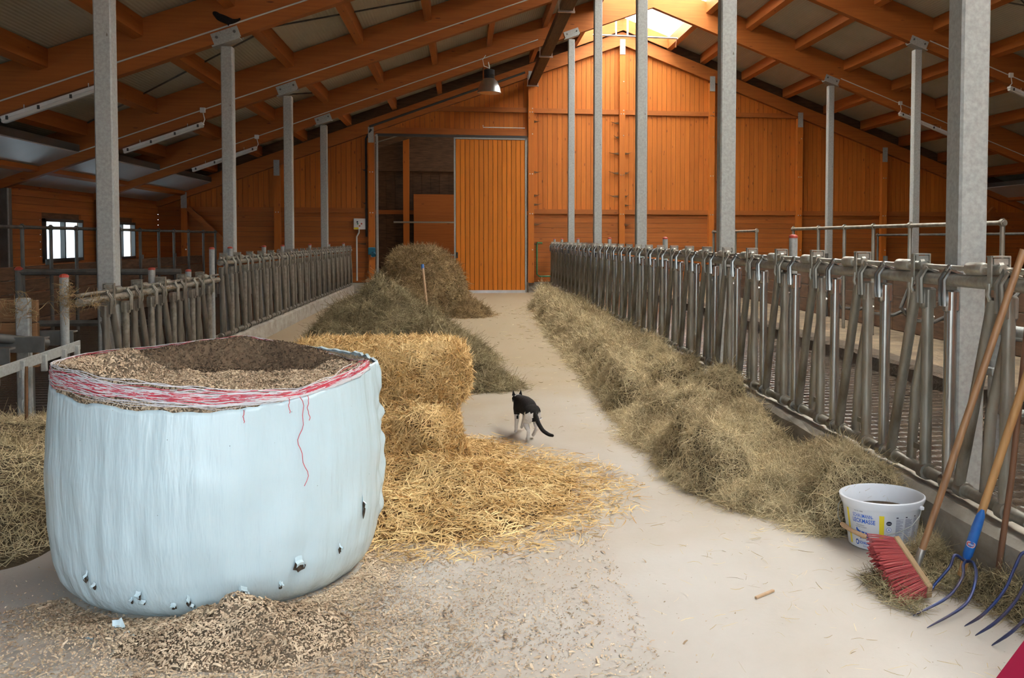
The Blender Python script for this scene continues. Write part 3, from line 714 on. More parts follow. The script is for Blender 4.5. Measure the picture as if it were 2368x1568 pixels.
v1[:, 2] = np.maximum(v1[:, 2], .001)
V[:, 2] -= .012
V, Q, Mi = merge([(V, Q, 0), (v1, q1, 1), (vb, qb, 1)])
quads('hay_row', V, Q, HAY, Mi, label='long low row of loose hay along the right feed fence', cat='hay', kind='stuff')

def skirt(h, n, x0, x1, y0, y1, rad, L, W):
    def near(x, y):
        k = np.zeros_like(x)
        for a in np.linspace(0, 2*PI, 8, endpoint=False): k = np.maximum(k, h(x+rad*math.cos(a), y+rad*math.sin(a)))
        return ((k > .01) & (h(x, y) < .03)).astype(float)
    v, q = strands_on(lambda x, y: np.zeros_like(x)+.006, n, x0, x1, y0, y1, -1, L, W, None, .3, .7, dens=near)
    v[:, 2] = np.maximum(v[:, 2], .001); return v, q
# nearer heap with its tail running to the right
def heap1_h(x, y):
    def cone(cx, cy, rx, ry, H, p=1.0):
        d = np.sqrt(((x-cx)/rx)**2+((y-cy)/ry)**2); return H*np.clip(1-d**1.25, -.2, 1)**1
    ridge_t = np.clip((12.6-y)/(12.6-9.8), 0, 1); cxr = -.95+1.02*ridge_t
    a = np.maximum(cone(-1.02, 12.5, 1.15, 1.9, .92), cone(-1.03, 12.4, .52, .9, 1.10)); b = cone(-1.5, 12.3, .62, 1.2, .62); c = cone(-.55, 12.0, .95, 1.6, .66)
    e = (.60-.26*ridge_t)*np.clip(1-np.abs((x-cxr)/.56)**1.5, -.2, 1)*sstep(9.35, 10.1, y)*sstep(13, 12, y)
    z = np.maximum.reduce([a, b, c, e])
    f = (fbm(x*2.6, y*2.6, 4, 21)-.5)*.34+(fbm(x*9, y*9, 3, 3)-.5)*.12
    return np.where(z > .004, z+f*np.clip(z*3, 0, 1), -.03)-.01
V, Q = grid(heap1_h, -2.4, 1.0, 9.2, 14.6, 130, 200)
v1, q1 = strands_on(heap1_h, 52000, -2.4, 1.0, 9.2, 13.6, .01, (.09, .30), (.0028, .005), None, .40, 1.0, (0, -.3, -1), .3)
vb, qb = skirt(heap1_h, 2600, -2.4, 1.0, 9.0, 13.6, .12, (.05, .2), (.0035, .006))
V[:, 2] -= .015
V, Q, Mi = merge([(V, Q, 0), (v1, q1, 1), (vb, qb, 1)])
quads('hay_heap', V, Q, HAYG, Mi, label='greenish hay heap with a long tail behind the straw bales', cat='hay', kind='stuff')
# farther, rounder heap
def heap2_h(x, y):
    d = np.sqrt(((x+.86)/1.03)**2+((y-20.3)/1.9)**2)
    z = 1.26*np.clip(1-d**3.2, -.2, 1)
    d2 = np.sqrt(((x-.05)/.45)**2+((y-19.3)/.9)**2); z = np.maximum(z, .28*np.clip(1-d2**1.5, -.2, 1))
    f = (fbm(x*2.3, y*2.3, 4, 31)-.5)*.30+(fbm(x*8, y*8, 3, 8)-.5)*.14
    return np.where(z > .004, z+f*np.clip(z*3, 0, 1), -.03)-.01
V, Q = grid(heap2_h, -2.3, .7, 18.0, 22.6, 120, 170)
v1, q1 = strands_on(heap2_h, 26000, -2.3, .7, 18.0, 21.2, .01, (.10, .34), (.006, .010), None, .38, .8, (0, -.3, -1), .4)
vb, qb = skirt(heap2_h, 1400, -2.3, .8, 17.9, 21.5, .2, (.08, .25), (.006, .009))
V[:, 2] -= .015
V, Q, Mi = merge([(V, Q, 0), (v1, q1, 1), (vb, qb, 1)])
quads('hay_heap', V, Q, HAYB, Mi, label='tall round brown hay heap in front of the open doorway', cat='hay', kind='stuff')
# hay by the left fence
def hl_h(x, y):
    z = .30*sstep(-1.75, -2.75, x+.25*(fbm(y*1.5, x*0, 3, 4)-.5)-.16*(y-5.2))*sstep(4.2, 5.6, y)*sstep(8.2, 7.0, y)
    return z*(.55+.9*fbm(x*2.4, y*2.4, 4, 12))-.015
V, Q = grid(hl_h, -3.3, -1.4, 4.0, 8.3, 60, 120)
v1, q1 = strands_on(hl_h, 14000, -3.25, -1.4, 4.1, 8.2, .004, (.07, .20), (.0022, .004), None, .55, 1.0)
V, Q, Mi = merge([(V, Q, 0), (v1, q1, 1)])
quads('hay_pile', V, Q, HAY, Mi, label='loose hay pile at the left edge behind the wrapped bale', cat='hay', kind='stuff')

# straw bales: lumpy box core with stalks on every face
def straw_bale(x0, x1, y0, y1, z0, z1, n, label, rough, seed):
    c = np.array([(x0+x1)/2, (y0+y1)/2, (z0+z1)/2]); d = np.array([x1-x0, y1-y0, z1-z0])/2
    parts = []; m = 22
    def dispf(P, N):
        f = (fbm(P[:, 0]*5+P[:, 2]*3, P[:, 1]*5+P[:, 2]*4, 4, seed)-.5)*rough+(fbm(P[:, 0]*18+P[:, 2]*11, P[:, 1]*18+P[:, 2]*9, 2, seed+3)-.5)*.03
        r = (P-c)/d; k = 6.0
        sh = (np.abs(r)**k).sum(1)**(1/k); P2 = c+(P-c)/np.maximum(sh, 1)[:, None]
        return P2+N*f[:, None]
    faces = [(0, 1, 2, 1), (0, 1, 2, -1), (1, 2, 0, 1), (1, 2, 0, -1), (0, 2, 1, 1), (0, 2, 1, -1)]
    for a, b, k, sg in faces:
        U, W_ = np.meshgrid(np.linspace(-1, 1, m), np.linspace(-1, 1, m)); P = np.zeros((m*m, 3)); P[:, a] = U.ravel(); P[:, b] = W_.ravel(); P[:, k] = sg
        P = c+P*d; rr = (P-c)/d; N = unit(rr**5); P = dispf(P, N)
        i = np.arange(m-1)[:, None]*m+np.arange(m-1)[None]
        parts.append((P, np.stack([i, i+1, i+m+1, i+m], -1).reshape(-1, 4), 0))
        cnt = int(n*d[a]*d[b]*4)
        if k == 2 and sg < 0: continue
        P = np.zeros((cnt, 3)); P[:, a] = rng.uniform(-1, 1, cnt); P[:, b] = rng.uniform(-1, 1, cnt); P[:, k] = sg
        P = c+P*d; rr = (P-c)/d; N = unit(rr**5); P = dispf(P, N)+N*rng.uniform(-.010, .022, (cnt, 1))
        v, q = ribbons(P, N, rng.uniform(.04, .15, cnt), rng.uniform(.003, .0065, cnt), .6, .35)
        v[:, 2] = np.maximum(v[:, 2], .001); parts.append((v, q, 1))
    V, Q, Mi = merge(parts)
    return quads('straw_bale', V, Q, STRAW, Mi, label=label, cat='straw bale', group='stacked straw bales')
straw_bale(-1.12, .02, 6.40, 6.95, .395, .80, 12000, 'upper straw bale, square-edged, lying on the crumbling one', .05, 41)
straw_bale(-.98, -.07, 6.10, 6.88, .0, .385, 11000, 'lower crumbling straw bale on the floor under the other', .26, 57)

# loose straw around the bales
def litter_h(x, y):
    e = np.sqrt(((x+.25)/.92)**2+((y-5.75)/1.0)**2)
    e2 = np.sqrt(((x+.02)/.36)**2+((y-6.7)/.5)**2)
    z = .15*np.clip(1-e**1.6, 0, 1)+.06*np.clip(1-e2**2, 0, 1)
    return z*(.25+1.5*fbm(x*4, y*4, 4, 77))+.0005
V, Q = grid(litter_h, -1.2, .75, 4.75, 7.4, 90, 110)
V[:, 2] -= .012
def ldens(x, y): return np.clip(1.25-np.minimum(np.sqrt(((x+.2)/1.05)**2+((y-5.8)/1.15)**2), np.sqrt(((x+.02)/.42)**2+((y-6.75)/.6)**2)), 0, 1)
v1, q1 = strands_on(litter_h, 26000, -1.3, 1.1, 4.5, 8.0, -.01, (.03, .13), (.003, .006), None, .25, .3, dens=ldens)
v1[:, 2] = np.maximum(v1[:, 2], .0008)
V, Q, Mi = merge([(V, Q, 0), (v1, q1, 1)])
quads('loose_straw', V, Q, STRAW, Mi, label='golden loose straw spread on the floor around the straw bales', cat='straw', kind='stuff')
# thin hay and straw bits over the aisle floor
flat = lambda x, y: np.zeros_like(x)+.001
def fdens(x, y): return .05+.9*np.clip(1-np.abs(x-1.35)/.55, 0, 1)*(y > 3.6)+.35*(fbm(x*1.4, y*1.4, 3, 6) > .62)+.3*np.exp(-((x-.6)/.5)**2-((y-9.5)/.8)**2)+.5*np.exp(-((x-.2)/.35)**2-((y-18.4)/.9)**2)
v1, q1 = strands_on(flat, 3600, -2.6, 2.28, 3.0, 22, -.5, (.02, .10), (.0018, .004), lambda n: 3.0+19*rng.random(n)**1.7, .06, .25, dens=fdens)
v1[:, 2] = np.clip(v1[:, 2], .0008, .03)
quads('floor_litter', v1, q1, [HAY[1]], label='thin scattered hay bits over the pale aisle floor', cat='litter', kind='stuff')
# hay around the bucket and broom and a strip along the kerb
def bh(x, y):
    z = .03*np.exp(-((x-2.12)/.18)**2-((y-4.1)/.28)**2)+.05*np.exp(-((x-1.80)/.06)**2-((y-3.85)/.17)**2)+.09*np.exp(-((x-2.20-.35*(3.7-y)*.2)/.07)**2)*sstep(3.1, 3.3, y)*sstep(3.95, 3.75, y)
    return z*(.3+1.4*fbm(x*9, y*9, 3, 15))-.006
V, Q = grid(bh, 1.6, 2.30, 3.0, 4.8, 50, 110); V[:, 2] -= .02
v1, q1 = strands_on(bh, 4200, 1.6, 2.29, 3.05, 4.8, .0008, (.05, .17), (.0015, .0027), None, .5, 1.1)
v1[:, 2] = np.maximum(v1[:, 2], .001)
V, Q, Mi = merge([(V, Q, 0), (v1, q1, 1)])
quads('hay_scraps', V, Q, HAYG, Mi, label='dark hay scraps under the broom, bucket and fork by the kerb', cat='hay', kind='stuff')
# tufts caught on the left fence end
def tuft(c, r, n, label):
    P = np.array(c)+rng.normal(size=(n, 3))*np.array(r); N = unit(rng.normal(size=(n, 3)))
    v, q = ribbons(P, N, rng.uniform(.06, .15, n), rng.uniform(.003, .005, n), .4, .7, np.broadcast_to(np.array([0, 0, -1.]), (n, 3)), .3)
    quads('hay_tuft', v, q, [HAYB[1]], label=label, cat='hay', group='hay tufts caught on the left fence', kind='stuff')
tuft((-3.33, 7.94, .95), (.07, .02, .05), 120, 'hay tuft hanging over the plank barrier end')
tuft((-3.05, 8.03, 1.03), (.032, .03, .07), 160, 'hay tuft wrapped round the nearest left red-capped post')
tuft((-2.97, 8.35, .985), (.015, .15, .018), 110, 'hay wisps draped over the near end of the lower feed fence')
tuft((-2.97, 10.2, .985), (.015, .9, .015), 140, 'hay wisps strung along the lower feed fence rail')

# ------------------------------------------------------------------ wrapped round bale
BX, BY, BR = -1.085, 4.57, .69
bale = tag(empty('wrapped_bale', (BX, BY, 0)), 'big round bale in pale blue film, open on top, full of wood chips', 'bale')
film_m = material('pale_blue_film', (0.57, 0.71, 0.76, 1), (0.52, 0.65, 0.69, 1), (3, 3, 1), .26, bump=.009, bscale=(20, 20, 3), spec=.5, spots=((16, 16, 16), .035, (.12, .12, .12, 1)))
def ang(a, b): return (a-b+180) % 360-180
ZW = ([-180, -130, -98, -79, -52, -33, -15, 0, 60, 120, 180], [.93, .862, .837, .826, .856, .888, .915, .93, .94, .95, .93])
ZB = ([-180, -130, -98, -79, -52, -33, -15, 20, 36, 53, 92, 132, 180], [.96, .985, .945, .918, .888, .892, .908, .905, .892, .918, .99, .95, .96])
NT = 220
th = np.linspace(-180, 180, NT, endpoint=False)
zw = np.interp(th, *ZW)+(vnoise(th*.35, th*0, 3)-.5)*.014; zb_ = np.interp(th, *ZB)
def brad(z, t):
    r = np.interp(z, [0, .03, .08, .16, .30, .55, .80, 1.0], [.575, .615, .648, .674, .692, .697, .680, .66])
    return r+.018*(fbm(t/24+3, z*2.2, 3, 4)-.5)
nz = 46; V = []
for i in range(nz):
    f = i/(nz-1); z = zw*f
    t = th/360*NT
    w = .007*(vnoise(t*.9, z*3+t*0, 6)-.5)+.012*(fbm(t*.22, z*6, 3, 8)-.5)+.05*np.exp(-(ang(th, 5)/9)**2)*(vnoise(z*16, t*.25, 9)-.35)*np.clip(f*3, 0, 1)
    r = brad(z, th)+w+.004
    V.append(np.stack([BX+r*np.cos(np.radians(th)), BY+r*np.sin(np.radians(th)), z+.001+0*r], -1))
V.append(V[-1]-np.stack([.012*np.cos(np.radians(th)), .012*np.sin(np.radians(th)), 0*th+.004], -1))
V = np.concatenate(V); nz += 1
i = np.arange(nz-1)[:, None]*NT+np.arange(NT)[None]; j = np.arange(nz-1)[:, None]*NT+(np.arange(NT)[None]+1) % NT
Q = np.stack([i, j, j+NT, i+NT], -1).reshape(-1, 4)
quads('film_wrap', V, Q, [film_m], smooth=np.ones(len(Q), bool), parent=bale)
# chip filling: side and hollowed top
def top_z(x, y):
    r = np.hypot(x-BX, y-BY)/BR; t = np.degrees(np.arctan2(y-BY, x-BX)); rim = np.interp(t, *ZB)
    rear = np.clip((y-BY)/BR, -1, 1)
    pit = .872-.03*sstep(-.6, .45, rear)
    k = sstep(.70, .98, r)*(1-sstep(-.1, .4, rear))+sstep(.72, .88, r+.10*(fbm(x*5, y*5, 3, 88)-.5))*sstep(-.1, .4, rear)
    z = pit*(1-k)+rim*k
    return z+(fbm(x*9, y*9, 4, 61)-.5)*.06*(1-sstep(.9, 1, r))
nr = 40; parts = []
RR = np.linspace(0.0, .965, nr); A, B = np.meshgrid(np.radians(th), RR*BR)
X, Y = BX+B*np.cos(A), BY+B*np.sin(A); Z = top_z(X, Y)
Vt = np.stack([X, Y, Z], -1).reshape(-1, 3)
i = np.arange(nr-1)[:, None]*NT+np.arange(NT)[None]; j = np.arange(nr-1)[:, None]*NT+(np.arange(NT)[None]+1) % NT
Qt = np.stack([i, j, j+NT, i+NT], -1).reshape(-1, 4)
yc = Vt[Qt[:, 0], 1]; rr = np.hypot(Vt[Qt[:, 0], 0]-BX, yc-BY)
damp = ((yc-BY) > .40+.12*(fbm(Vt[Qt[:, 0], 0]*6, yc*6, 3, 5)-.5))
Vs = []
for z in np.linspace(0, 1, 14):
    zz = (zw-.06)*(1-z)+(zb_)*z; r = brad(zz, th)*(1-.0*z)-.012+.02*(fbm(th*.5, zz*40, 3, 19)-.5)
    Vs.append(np.stack([BX+r*np.cos(np.radians(th)), BY+r*np.sin(np.radians(th)), zz], -1))
Vs = np.concatenate(Vs); i = np.arange(13)[:, None]*NT+np.arange(NT)[None]; j = np.arange(13)[:, None]*NT+(np.arange(NT)[None]+1) % NT
Qs = np.stack([i, j, j+NT, i+NT], -1).reshape(-1, 4)
n = 34000
t = rng.uniform(0, 2*PI, n); r = BR*.955*np.sqrt(rng.random(n)); x = BX+r*np.cos(t); y = BY+r*np.sin(t)
P, N = surf(top_z, x, y, .01); P = P+N*.004
isd = (y-BY) > .38+.14*(fbm(x*6, y*6, 3, 5)-.5)
vf, qf = flakes(P[~isd], N[~isd], rng.uniform(.005, .020, (~isd).sum()), rng.uniform(.003, .008, (~isd).sum()), .6)
vd, qd = flakes(P[isd], N[isd], rng.uniform(.005, .020, isd.sum()), rng.uniform(.003, .008, isd.sum()), .6)
n = 12000; t = rng.uniform(-180, 180, n); f = rng.random(n); z1 = np.interp(t, *ZW)-.02; z2 = np.interp(t, *ZB); z = z1+(z2-z1)*f
r = brad(z, t)-.006; N = np.stack([np.cos(np.radians(t)), np.sin(np.radians(t)), 0*t], -1)
P = np.stack([BX+r*N[:, 0], BY+r*N[:, 1], z], -1)
vs, qs = flakes(P, N, rng.uniform(.005, .02, n), rng.uniform(.003, .008, n), .5)
V, Q, Mi = merge([(Vt, Qt, 0), (Vs, Qs, 0), (vf, qf, 1), (vd, qd, 2), (vs, qs, 1)])
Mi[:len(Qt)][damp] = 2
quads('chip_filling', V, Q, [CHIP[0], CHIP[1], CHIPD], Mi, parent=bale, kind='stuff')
# netting threads
white_th = material('white_net_thread', (0.74, 0.72, 0.72, 1), (0.60, 0.58, 0.60, 1), (9, 9, 9), .6)
red_th = material('red_net_thread', (0.66, 0.085, 0.11, 1), (0.50, 0.06, 0.09, 1), (9, 9, 9), .6)
def net_threads(n, seed, nb):
    m = MB(); rr_ = np.random.default_rng(seed)
    for k in range(n):
        rb = np.random.default_rng(seed*100+k % nb); jt = lambda a: rr_.normal(0, a)
        a0 = rb.uniform(-185, -160); a1 = rb.uniform(-22, 5); f0, f1, f2 = rb.uniform(.25, 1), rb.uniform(-.1, .9), rb.uniform(.25, 1.0)
        if k % 4 == 0: a0, a1 = rr_.uniform(-30, 30), rr_.uniform(150, 185)
        a0 += jt(6); a1 += jt(6); f0 += jt(.11); f1 += jt(.16); f2 += jt(.11); ph = rr_.uniform(0, 9)
        pts = []
        for s_ in np.linspace(0, 1, 60):
            a = a0+(a1-a0)*s_; f = f0*(1-s_)**2+2*f1*s_*(1-s_)+f2*s_*s_+.035*math.sin(s_*17+ph)+.03*math.sin(s_*53+ph*2)+jt(.003)
            rear = -8 < a < 172; aw = a if a > -180 else a+360
            lo_ = float(np.interp(aw, *ZW)); hi_ = float(np.interp(aw, *ZB))
            if rear: z = hi_-.035+.05*f
            else: z = lo_-.018+(max(hi_-lo_, .03)+.02)*f
            r = float(brad(np.array([z]), np.array([a]))[0])+.003+.007*rr_.random()
            if rear: r -= .03*f
            if f > 1.02: r -= .25*(f-1.02)
            pts.append((BX+r*math.cos(math.radians(a)), BY+r*math.sin(math.radians(a)), z))
        m.tube(pts, rr_.uniform(.0009, .0016), 3, False)
    return m
net_threads(60, 3, 10).build('white_net', white_th, bale)
net_threads(36, 5, 7).build('red_net', red_th, bale)
m = MB()
for a, zt, ln in ((-51, .86, .36), (-48, .86, .10), (-55, .86, .06), (-70, .83, .05)):
    pts = []; w_ = 0
    for s_ in np.linspace(0, 1, 20):
        z = zt-ln*s_; aa = a+(ln/.36)*(1.2*math.sin(s_*9)+.5*math.sin(s_*23)); r = float(brad(np.array([z]), np.array([aa]))[0])+.014
        pts.append((BX+r*math.cos(math.radians(aa)), BY+r*math.sin(math.radians(aa)), z))
    m.tube(pts, .0016, 4, False)
m.build('hanging_thread', red_th, bale)
# tears in the film near the foot: dark hole and a lifted flap
hole_m = material('tear_hole', (.035, .026, .02, 1), (.10, .07, .045, 1), (60, 60, 60), .9)
rt_ = random.Random(4)
def tear(px_a, z, w_, h_):
    a = math.radians(px_a); m = MB(); k = 11; poly = []
    for q in range(k):
        t = 2*PI*q/k; f = rt_.uniform(.55, 1.15); da = math.cos(t)*w_/2*f/BR; zz = z+math.sin(t)*h_/2*f
        r = float(brad(np.array([zz]), np.array([px_a]))[0])+.0125
        poly.append((BX+r*math.cos(a+da), BY+r*math.sin(a+da), zz))
    c = sum((Vector(p) for p in poly), Vector())/k; inn = Vector((-math.cos(a), -math.sin(a), 0))*.012
    m.add(poly+[c+inn], [(q, (q+1) % k, k) for q in range(k)], 0)
    o = m.build('tear', hole_m, bale)
    m = MB(); top = [Vector(poly[q]) for q in (1, 2, 3, 4)]
    outv = Vector((math.cos(a), math.sin(a), 0))
    mid = [p+outv*.014+Vector((0, 0, -h_*.12)) for p in top]; tip = [p+outv*.008+Vector((0, 0, -h_*.34+rt_.uniform(-.004, .004))) for p in top]; hi_ = [p+outv*-.004+Vector((0, 0, h_*.30)) for p in top]
    vs = hi_+top+mid+tip
    m.add(vs, [(r_*4+c_, r_*4+c_+1, r_*4+c_+5, r_*4+c_+4) for r_ in range(3) for c_ in range(3)])
    m.build('film_flap', film_m, o, True)
for a, z, w_, h_ in ((-124, .17, .035, .05), (-121, .135, .02, .025), (-107, .09, .018, .022), (-104, .115, .028, .035), (-103, .085, .03, .02), (-93, .065, .025, .025), (-88, .085, .03, .04), (-87, .065, .035, .016),
                     (-77, .06, .025, .03), (-71, .105, .045, .035), (-70, .085, .05, .025), (-58, .10, .022, .03), (-52, .17, .055, .055), (-35, .185, .016, .04), (-22, .32, .025, .085)):
    tear(a, z, w_, h_)

# chips spilled on the floor at the foot of the bale
def chip_h(x, y):
    e = np.sqrt(((x+.78)/.42)**2+((y-3.72)/.30)**2); e2 = np.sqrt(((x+1.3)/.5)**2+((y-3.78)/.24)**2)
    z = .13*np.clip(1-e**1.7, 0, 1)+.03*np.clip(1-e2**2, 0, 1)
    return z*(.5+fbm(x*8, y*8, 3, 51))-.004
V, Q = grid(chip_h, -1.25, -.3, 3.35, 4.1, 60, 50); V[:, 2] -= .014
n = 52000; x = rng.normal(-.80, .48, n); y = rng.normal(3.70, .36, n)
k2 = n//3; aa = rng.uniform(-150, 25, k2); rr = BR-.06+np.abs(rng.normal(0, .13, k2)); x[:k2] = BX+rr*np.cos(np.radians(aa)); y[:k2] = BY+rr*np.sin(np.radians(aa))
k3 = n//10; x[k2:k2+k3] = rng.uniform(-.6, .7, k3); y[k2:k2+k3] = rng.uniform(3.2, 5.0, k3)
ok = (np.hypot(x-BX, y-BY) > BR-.10) & (y > 3.0) & (x > -2.7)
x, y = x[ok], y[ok]
P, N = surf(lambda a, b: np.maximum(chip_h(a, b), 0), x, y); P[:, 2] += .004
big = rng.random(len(x)) < .07
vf, qf = flakes(P, N, np.where(big, rng.uniform(.016, .034, len(x)), rng.uniform(.004, .011, len(x))), np.where(big, rng.uniform(.005, .010, len(x)), rng.uniform(.003, .007, len(x))), .35)
vf[:, 2] = np.maximum(vf[:, 2], .0008)
V, Q, Mi = merge([(V, Q, 0), (vf, qf, 1)])
quads('spilled_chips', V, Q, CHIP, Mi, label='wood chips and splinters spilled on the floor around the wrapped bale', cat='wood chips', kind='stuff')
m = MB()
for k in range(3):
    cxy = ((-1.30, 3.84), (-1.24, 3.79), (-1.37, 3.77))[k]
    w = .036-.010*k
    vs = [(cxy[0]+(i-1)*w*.6+random.uniform(-.01, .01), cxy[1]+(j-1)*w*.35, .012+.02*random.random()+(.03 if (k == 0 and j == 2) else 0)) for j in range(3) for i in range(3)]
    MB().add(vs, [(j*3+i, j*3+i+1, j*3+i+4, j*3+i+3) for j in range(2) for i in range(2)]).build('film_scrap', film_m, None, True, label=['crumpled pale blue film scrap against the foot of the bale', 'middle one of the pale film scraps in the chips', 'small film scrap farthest left in the chips'][k], cat='film scrap', group='film scraps in the chips')

# ------------------------------------------------------------------ bucket with printed label
KX, KY = 2.045, 4.52
def kdir(phi):
    tc_ = Vector((-KX, -KY, 0)).normalized(); rr_ = Vector((-tc_.y, tc_.x, 0))
    return tc_*math.cos(phi)+rr_*math.sin(phi)
HB, R0, R1 = .245, .158, .196
def krad(z): return R0+(R1-R0)*z/HB
bk = tag(empty('feed_lick_bucket', (KX, KY, 0)), 'white plastic lick bucket with blue and yellow print by the kerb', 'bucket')
plast_m = material('bucket_plastic', (.74, .76, .80, 1), (.66, .68, .72, 1), (5, 5, 5), .35, spec=.5)
prof = [(R0-.012, 0), (R0, .006), (krad(.2), .2), (krad(.205)+.004, .205), (krad(.215)+.006, .215), (R1+.009, HB-.012), (R1+.010, HB), (R1+.003, HB+.004), (R1-.004, HB-.004), (krad(.1)-.005, .1), (R0-.006, .02)]
MB().lathe(prof, (KX, KY, 0), 64).build('bucket_shell', plast_m, bk, True)
feedm = material('lick_feed', (.10, .065, .035, 1), (.05, .03, .02, 1), (60, 60, 60), .9, bump=.01, bscale=(80, 80, 80))
MB().lathe([(krad(.168)-.006, .163), (krad(.168)-.03, .170), (.03, .166), (.001, .167)], (KX, KY, 0), 40).build('lick_feed', feedm, bk)
ink_b = material('blue_ink', (.02, .12, .55, 1), rough=.5); ink_y = material('yellow_ink', (.78, .62, .03, 1), rough=.5); ink_k = material('black_ink', (.03, .03, .05, 1), rough=.5)
ink_g = material('grey_ink', (.33, .33, .40, 1), (.28, .28, .36, 1), rough=.5); ink_w = material('white_ink', (.8, .8, .82, 1), rough=.5); ink_o = material('orange_ink', (.75, .45, .18, 1), rough=.5)
def wrapv(vs, x0, z0, lift=.0012):
    out = []
    for (x, z) in vs:
        zz = z0+z; r = krad(zz)+lift; d = kdir((x0+x)/krad(.12)); out.append((KX+d.x*r, KY+d.y*r, zz))
    return out
def patch(x0, z0, x1, z1, n=6, lift=.0012):
    n = max(1, int((x1-x0)/.01)+1); V_ = []; F_ = []
    for i in range(n+1):
        x = x0+(x1-x0)*i/n; V_ += wrapv([(x, z0), (x, z1)], 0, 0, lift)
    return V_, [(2*i, 2*i+2, 2*i+3, 2*i+1) for i in range(n)]
def textmesh(t, size, sx=1.0, off_=0):
    cu = bpy.data.curves.new('lettering', 'FONT'); cu.body = t; cu.size = size; cu.align_x = 'LEFT'; cu.offset = off_; cu.resolution_u = 3
    ob = bpy.data.objects.new('lettering', cu); COL.objects.link(ob); dg = bpy.context.evaluated_depsgraph_get(); dg.update()
    me = bpy.data.meshes.new_from_object(ob.evaluated_get(dg)); vs = [(v.co.x*sx, v.co.y) for v in me.vertices]; fs = [tuple(p.vertices) for p in me.polygons]
    bpy.data.objects.remove(ob); bpy.data.meshes.remove(me); bpy.data.curves.remove(cu)
    return vs, fs
def ktext(t, x0, z0, width, size, mat, name='lettering', lift=.0016, off_=0.0):
    vs, fs = textmesh(t, size, 1, off_); w = max(v[0] for v in vs); vs = [(v[0]*width/w, v[1]) for v in vs]
    MB().add(wrapv(vs, x0, z0, lift), fs).build(name, mat, bk)
ktext('SCHAUMANN-', -.142, .164, .105, .026, ink_b, off_=.0001)
ktext('LECKMASSE', -.146, .138, .118, .029, ink_b, off_=.0004)
ktext('Art.-Nr. 39890', -.13, .192, .045, .008, ink_k); ktext('Mineralfutter', -.125, .123, .045, .008, ink_k); ktext('fuer Rinder und Jungvieh', -.13, .114, .06, .008, ink_k)
ktext('SCHAUMANN', -.116, .031, .088, .020, ink_b, off_=.0004); ktext('ERFOLG IM STALL', -.095, .018, .05, .008, ink_b)
ktext('MHD LOT 1483 1092', -.10, .204, .11, .010, ink_o)
v, f = patch(-.010, .012, .012, .186); MB().add(v, f).build('yellow_stripe', ink_y, bk)
v, f = patch(-.185, .02, -.170, .196); MB().add(v, f).build('yellow_stripe', ink_y, bk)
cow = [(0, .058), (.006, .066), (.012, .056), (.022, .050), (.060, .046), (.066, .042), (.067, .008), (.062, .008), (.060, .024), (.054, .030), (.040, .026), (.030, .022), (.026, .010), (.021, .010), (.021, .026), (.014, .040), (.002, .050)]
MB().add(wrapv(cow, -.130, .046, .0014), [tuple(range(len(cow)))]).build('cow_print', ink_b, bk)
for pl in ([(.026, .048), (.032, .047), (.033, .030), (.028, .030)], [(.047, .0455), (.052, .0452), (.056, .030), (.044, .030)], [(.038, .026), (.05, .028), (.046, .034)]):
    MB().add(wrapv(pl, -.130, .046, .0019), [tuple(range(len(pl)))]).build('white_patch', ink_w, bk)
def disc(x, z, r, mat, nm, sx=1, lift=.0013):
    MB().add(wrapv([(x+sx*r*math.cos(2*PI*q/20), z+r*math.sin(2*PI*q/20)) for q in range(20)], 0, 0, lift), [tuple(range(20))]).build(nm, mat, bk)
disc(-.130, .036, .014, ink_b, 'emblem', .75); disc(-.130, .036, .008, ink_w, 'emblem', .75, .0018)
disc(.034, .150, .011, ink_k, 'emblem', 1.15); ktext('LINIE S', .025, .147, .018, .007, ink_w, lift=.002)
disc(.034, .118, .012, ink_b, 'emblem'); disc(.034, .118, .0105, ink_w, 'emblem', 1, .0017); ktext('A', .028, .112, .012, .018, ink_b, lift=.0022); ktext('C', .028, .084, .012, .018, ink_b)
m = MB(); mk = MB()
for cx_, w_ in ((.066, .036), (.112, .042), (.164, .030)):
    z = .176; v, f = patch(cx_, z, cx_+.010, z+.005); mk.add(v, f); z -= .006
    while z > .052:
        q = random.random(); l = w_*random.choice((.55, .8, .95, 1)); v, f = patch(cx_, z-.0022, cx_+l, z); m.add(v, f); z -= .0042
m.build('small_print', ink_g, bk); mk.build('print_heading', ink_k, bk)
def kp(phi, z, dr): 
    d = kdir(math.radians(phi)); return (KX+d.x*dr, KY+d.y*dr, z)
hw = MB().tube([kp(64, .212, .204), kp(56, .185, .212), kp(40, .145, .216), kp(20, .115, .212), kp(0, .097, .208), kp(-12, .090, .205), kp(-20, .083, .203)], .0022, 6).build('wire_handle', steel_m, bk, True)
MB().tube([kp(-62, .108, .212), kp(-78, .13, .213), kp(-98, .17, .212), kp(-118, .212, .204)], .0022, 6).build('wire_handle', steel_m, bk, True)
grip_m = material('pale_wood', (.50, .33, .19, 1), (.40, .25, .14, 1), (30, 30, 5), .6)
MB().tube([kp(-19, .082, .206), kp(-23, .084, .207), kp(-40, .096, .209), kp(-57, .106, .210), kp(-63, .108, .210)], [.010, .0125, .010, .0125, .010], 10).build('wooden_grip', grip_m, bk, True)
for ph in (64, -118): MB().box(kp(ph, .214, .205), (.02, .02, .018), bev=.004).build('handle_lug', plast_m, bk)

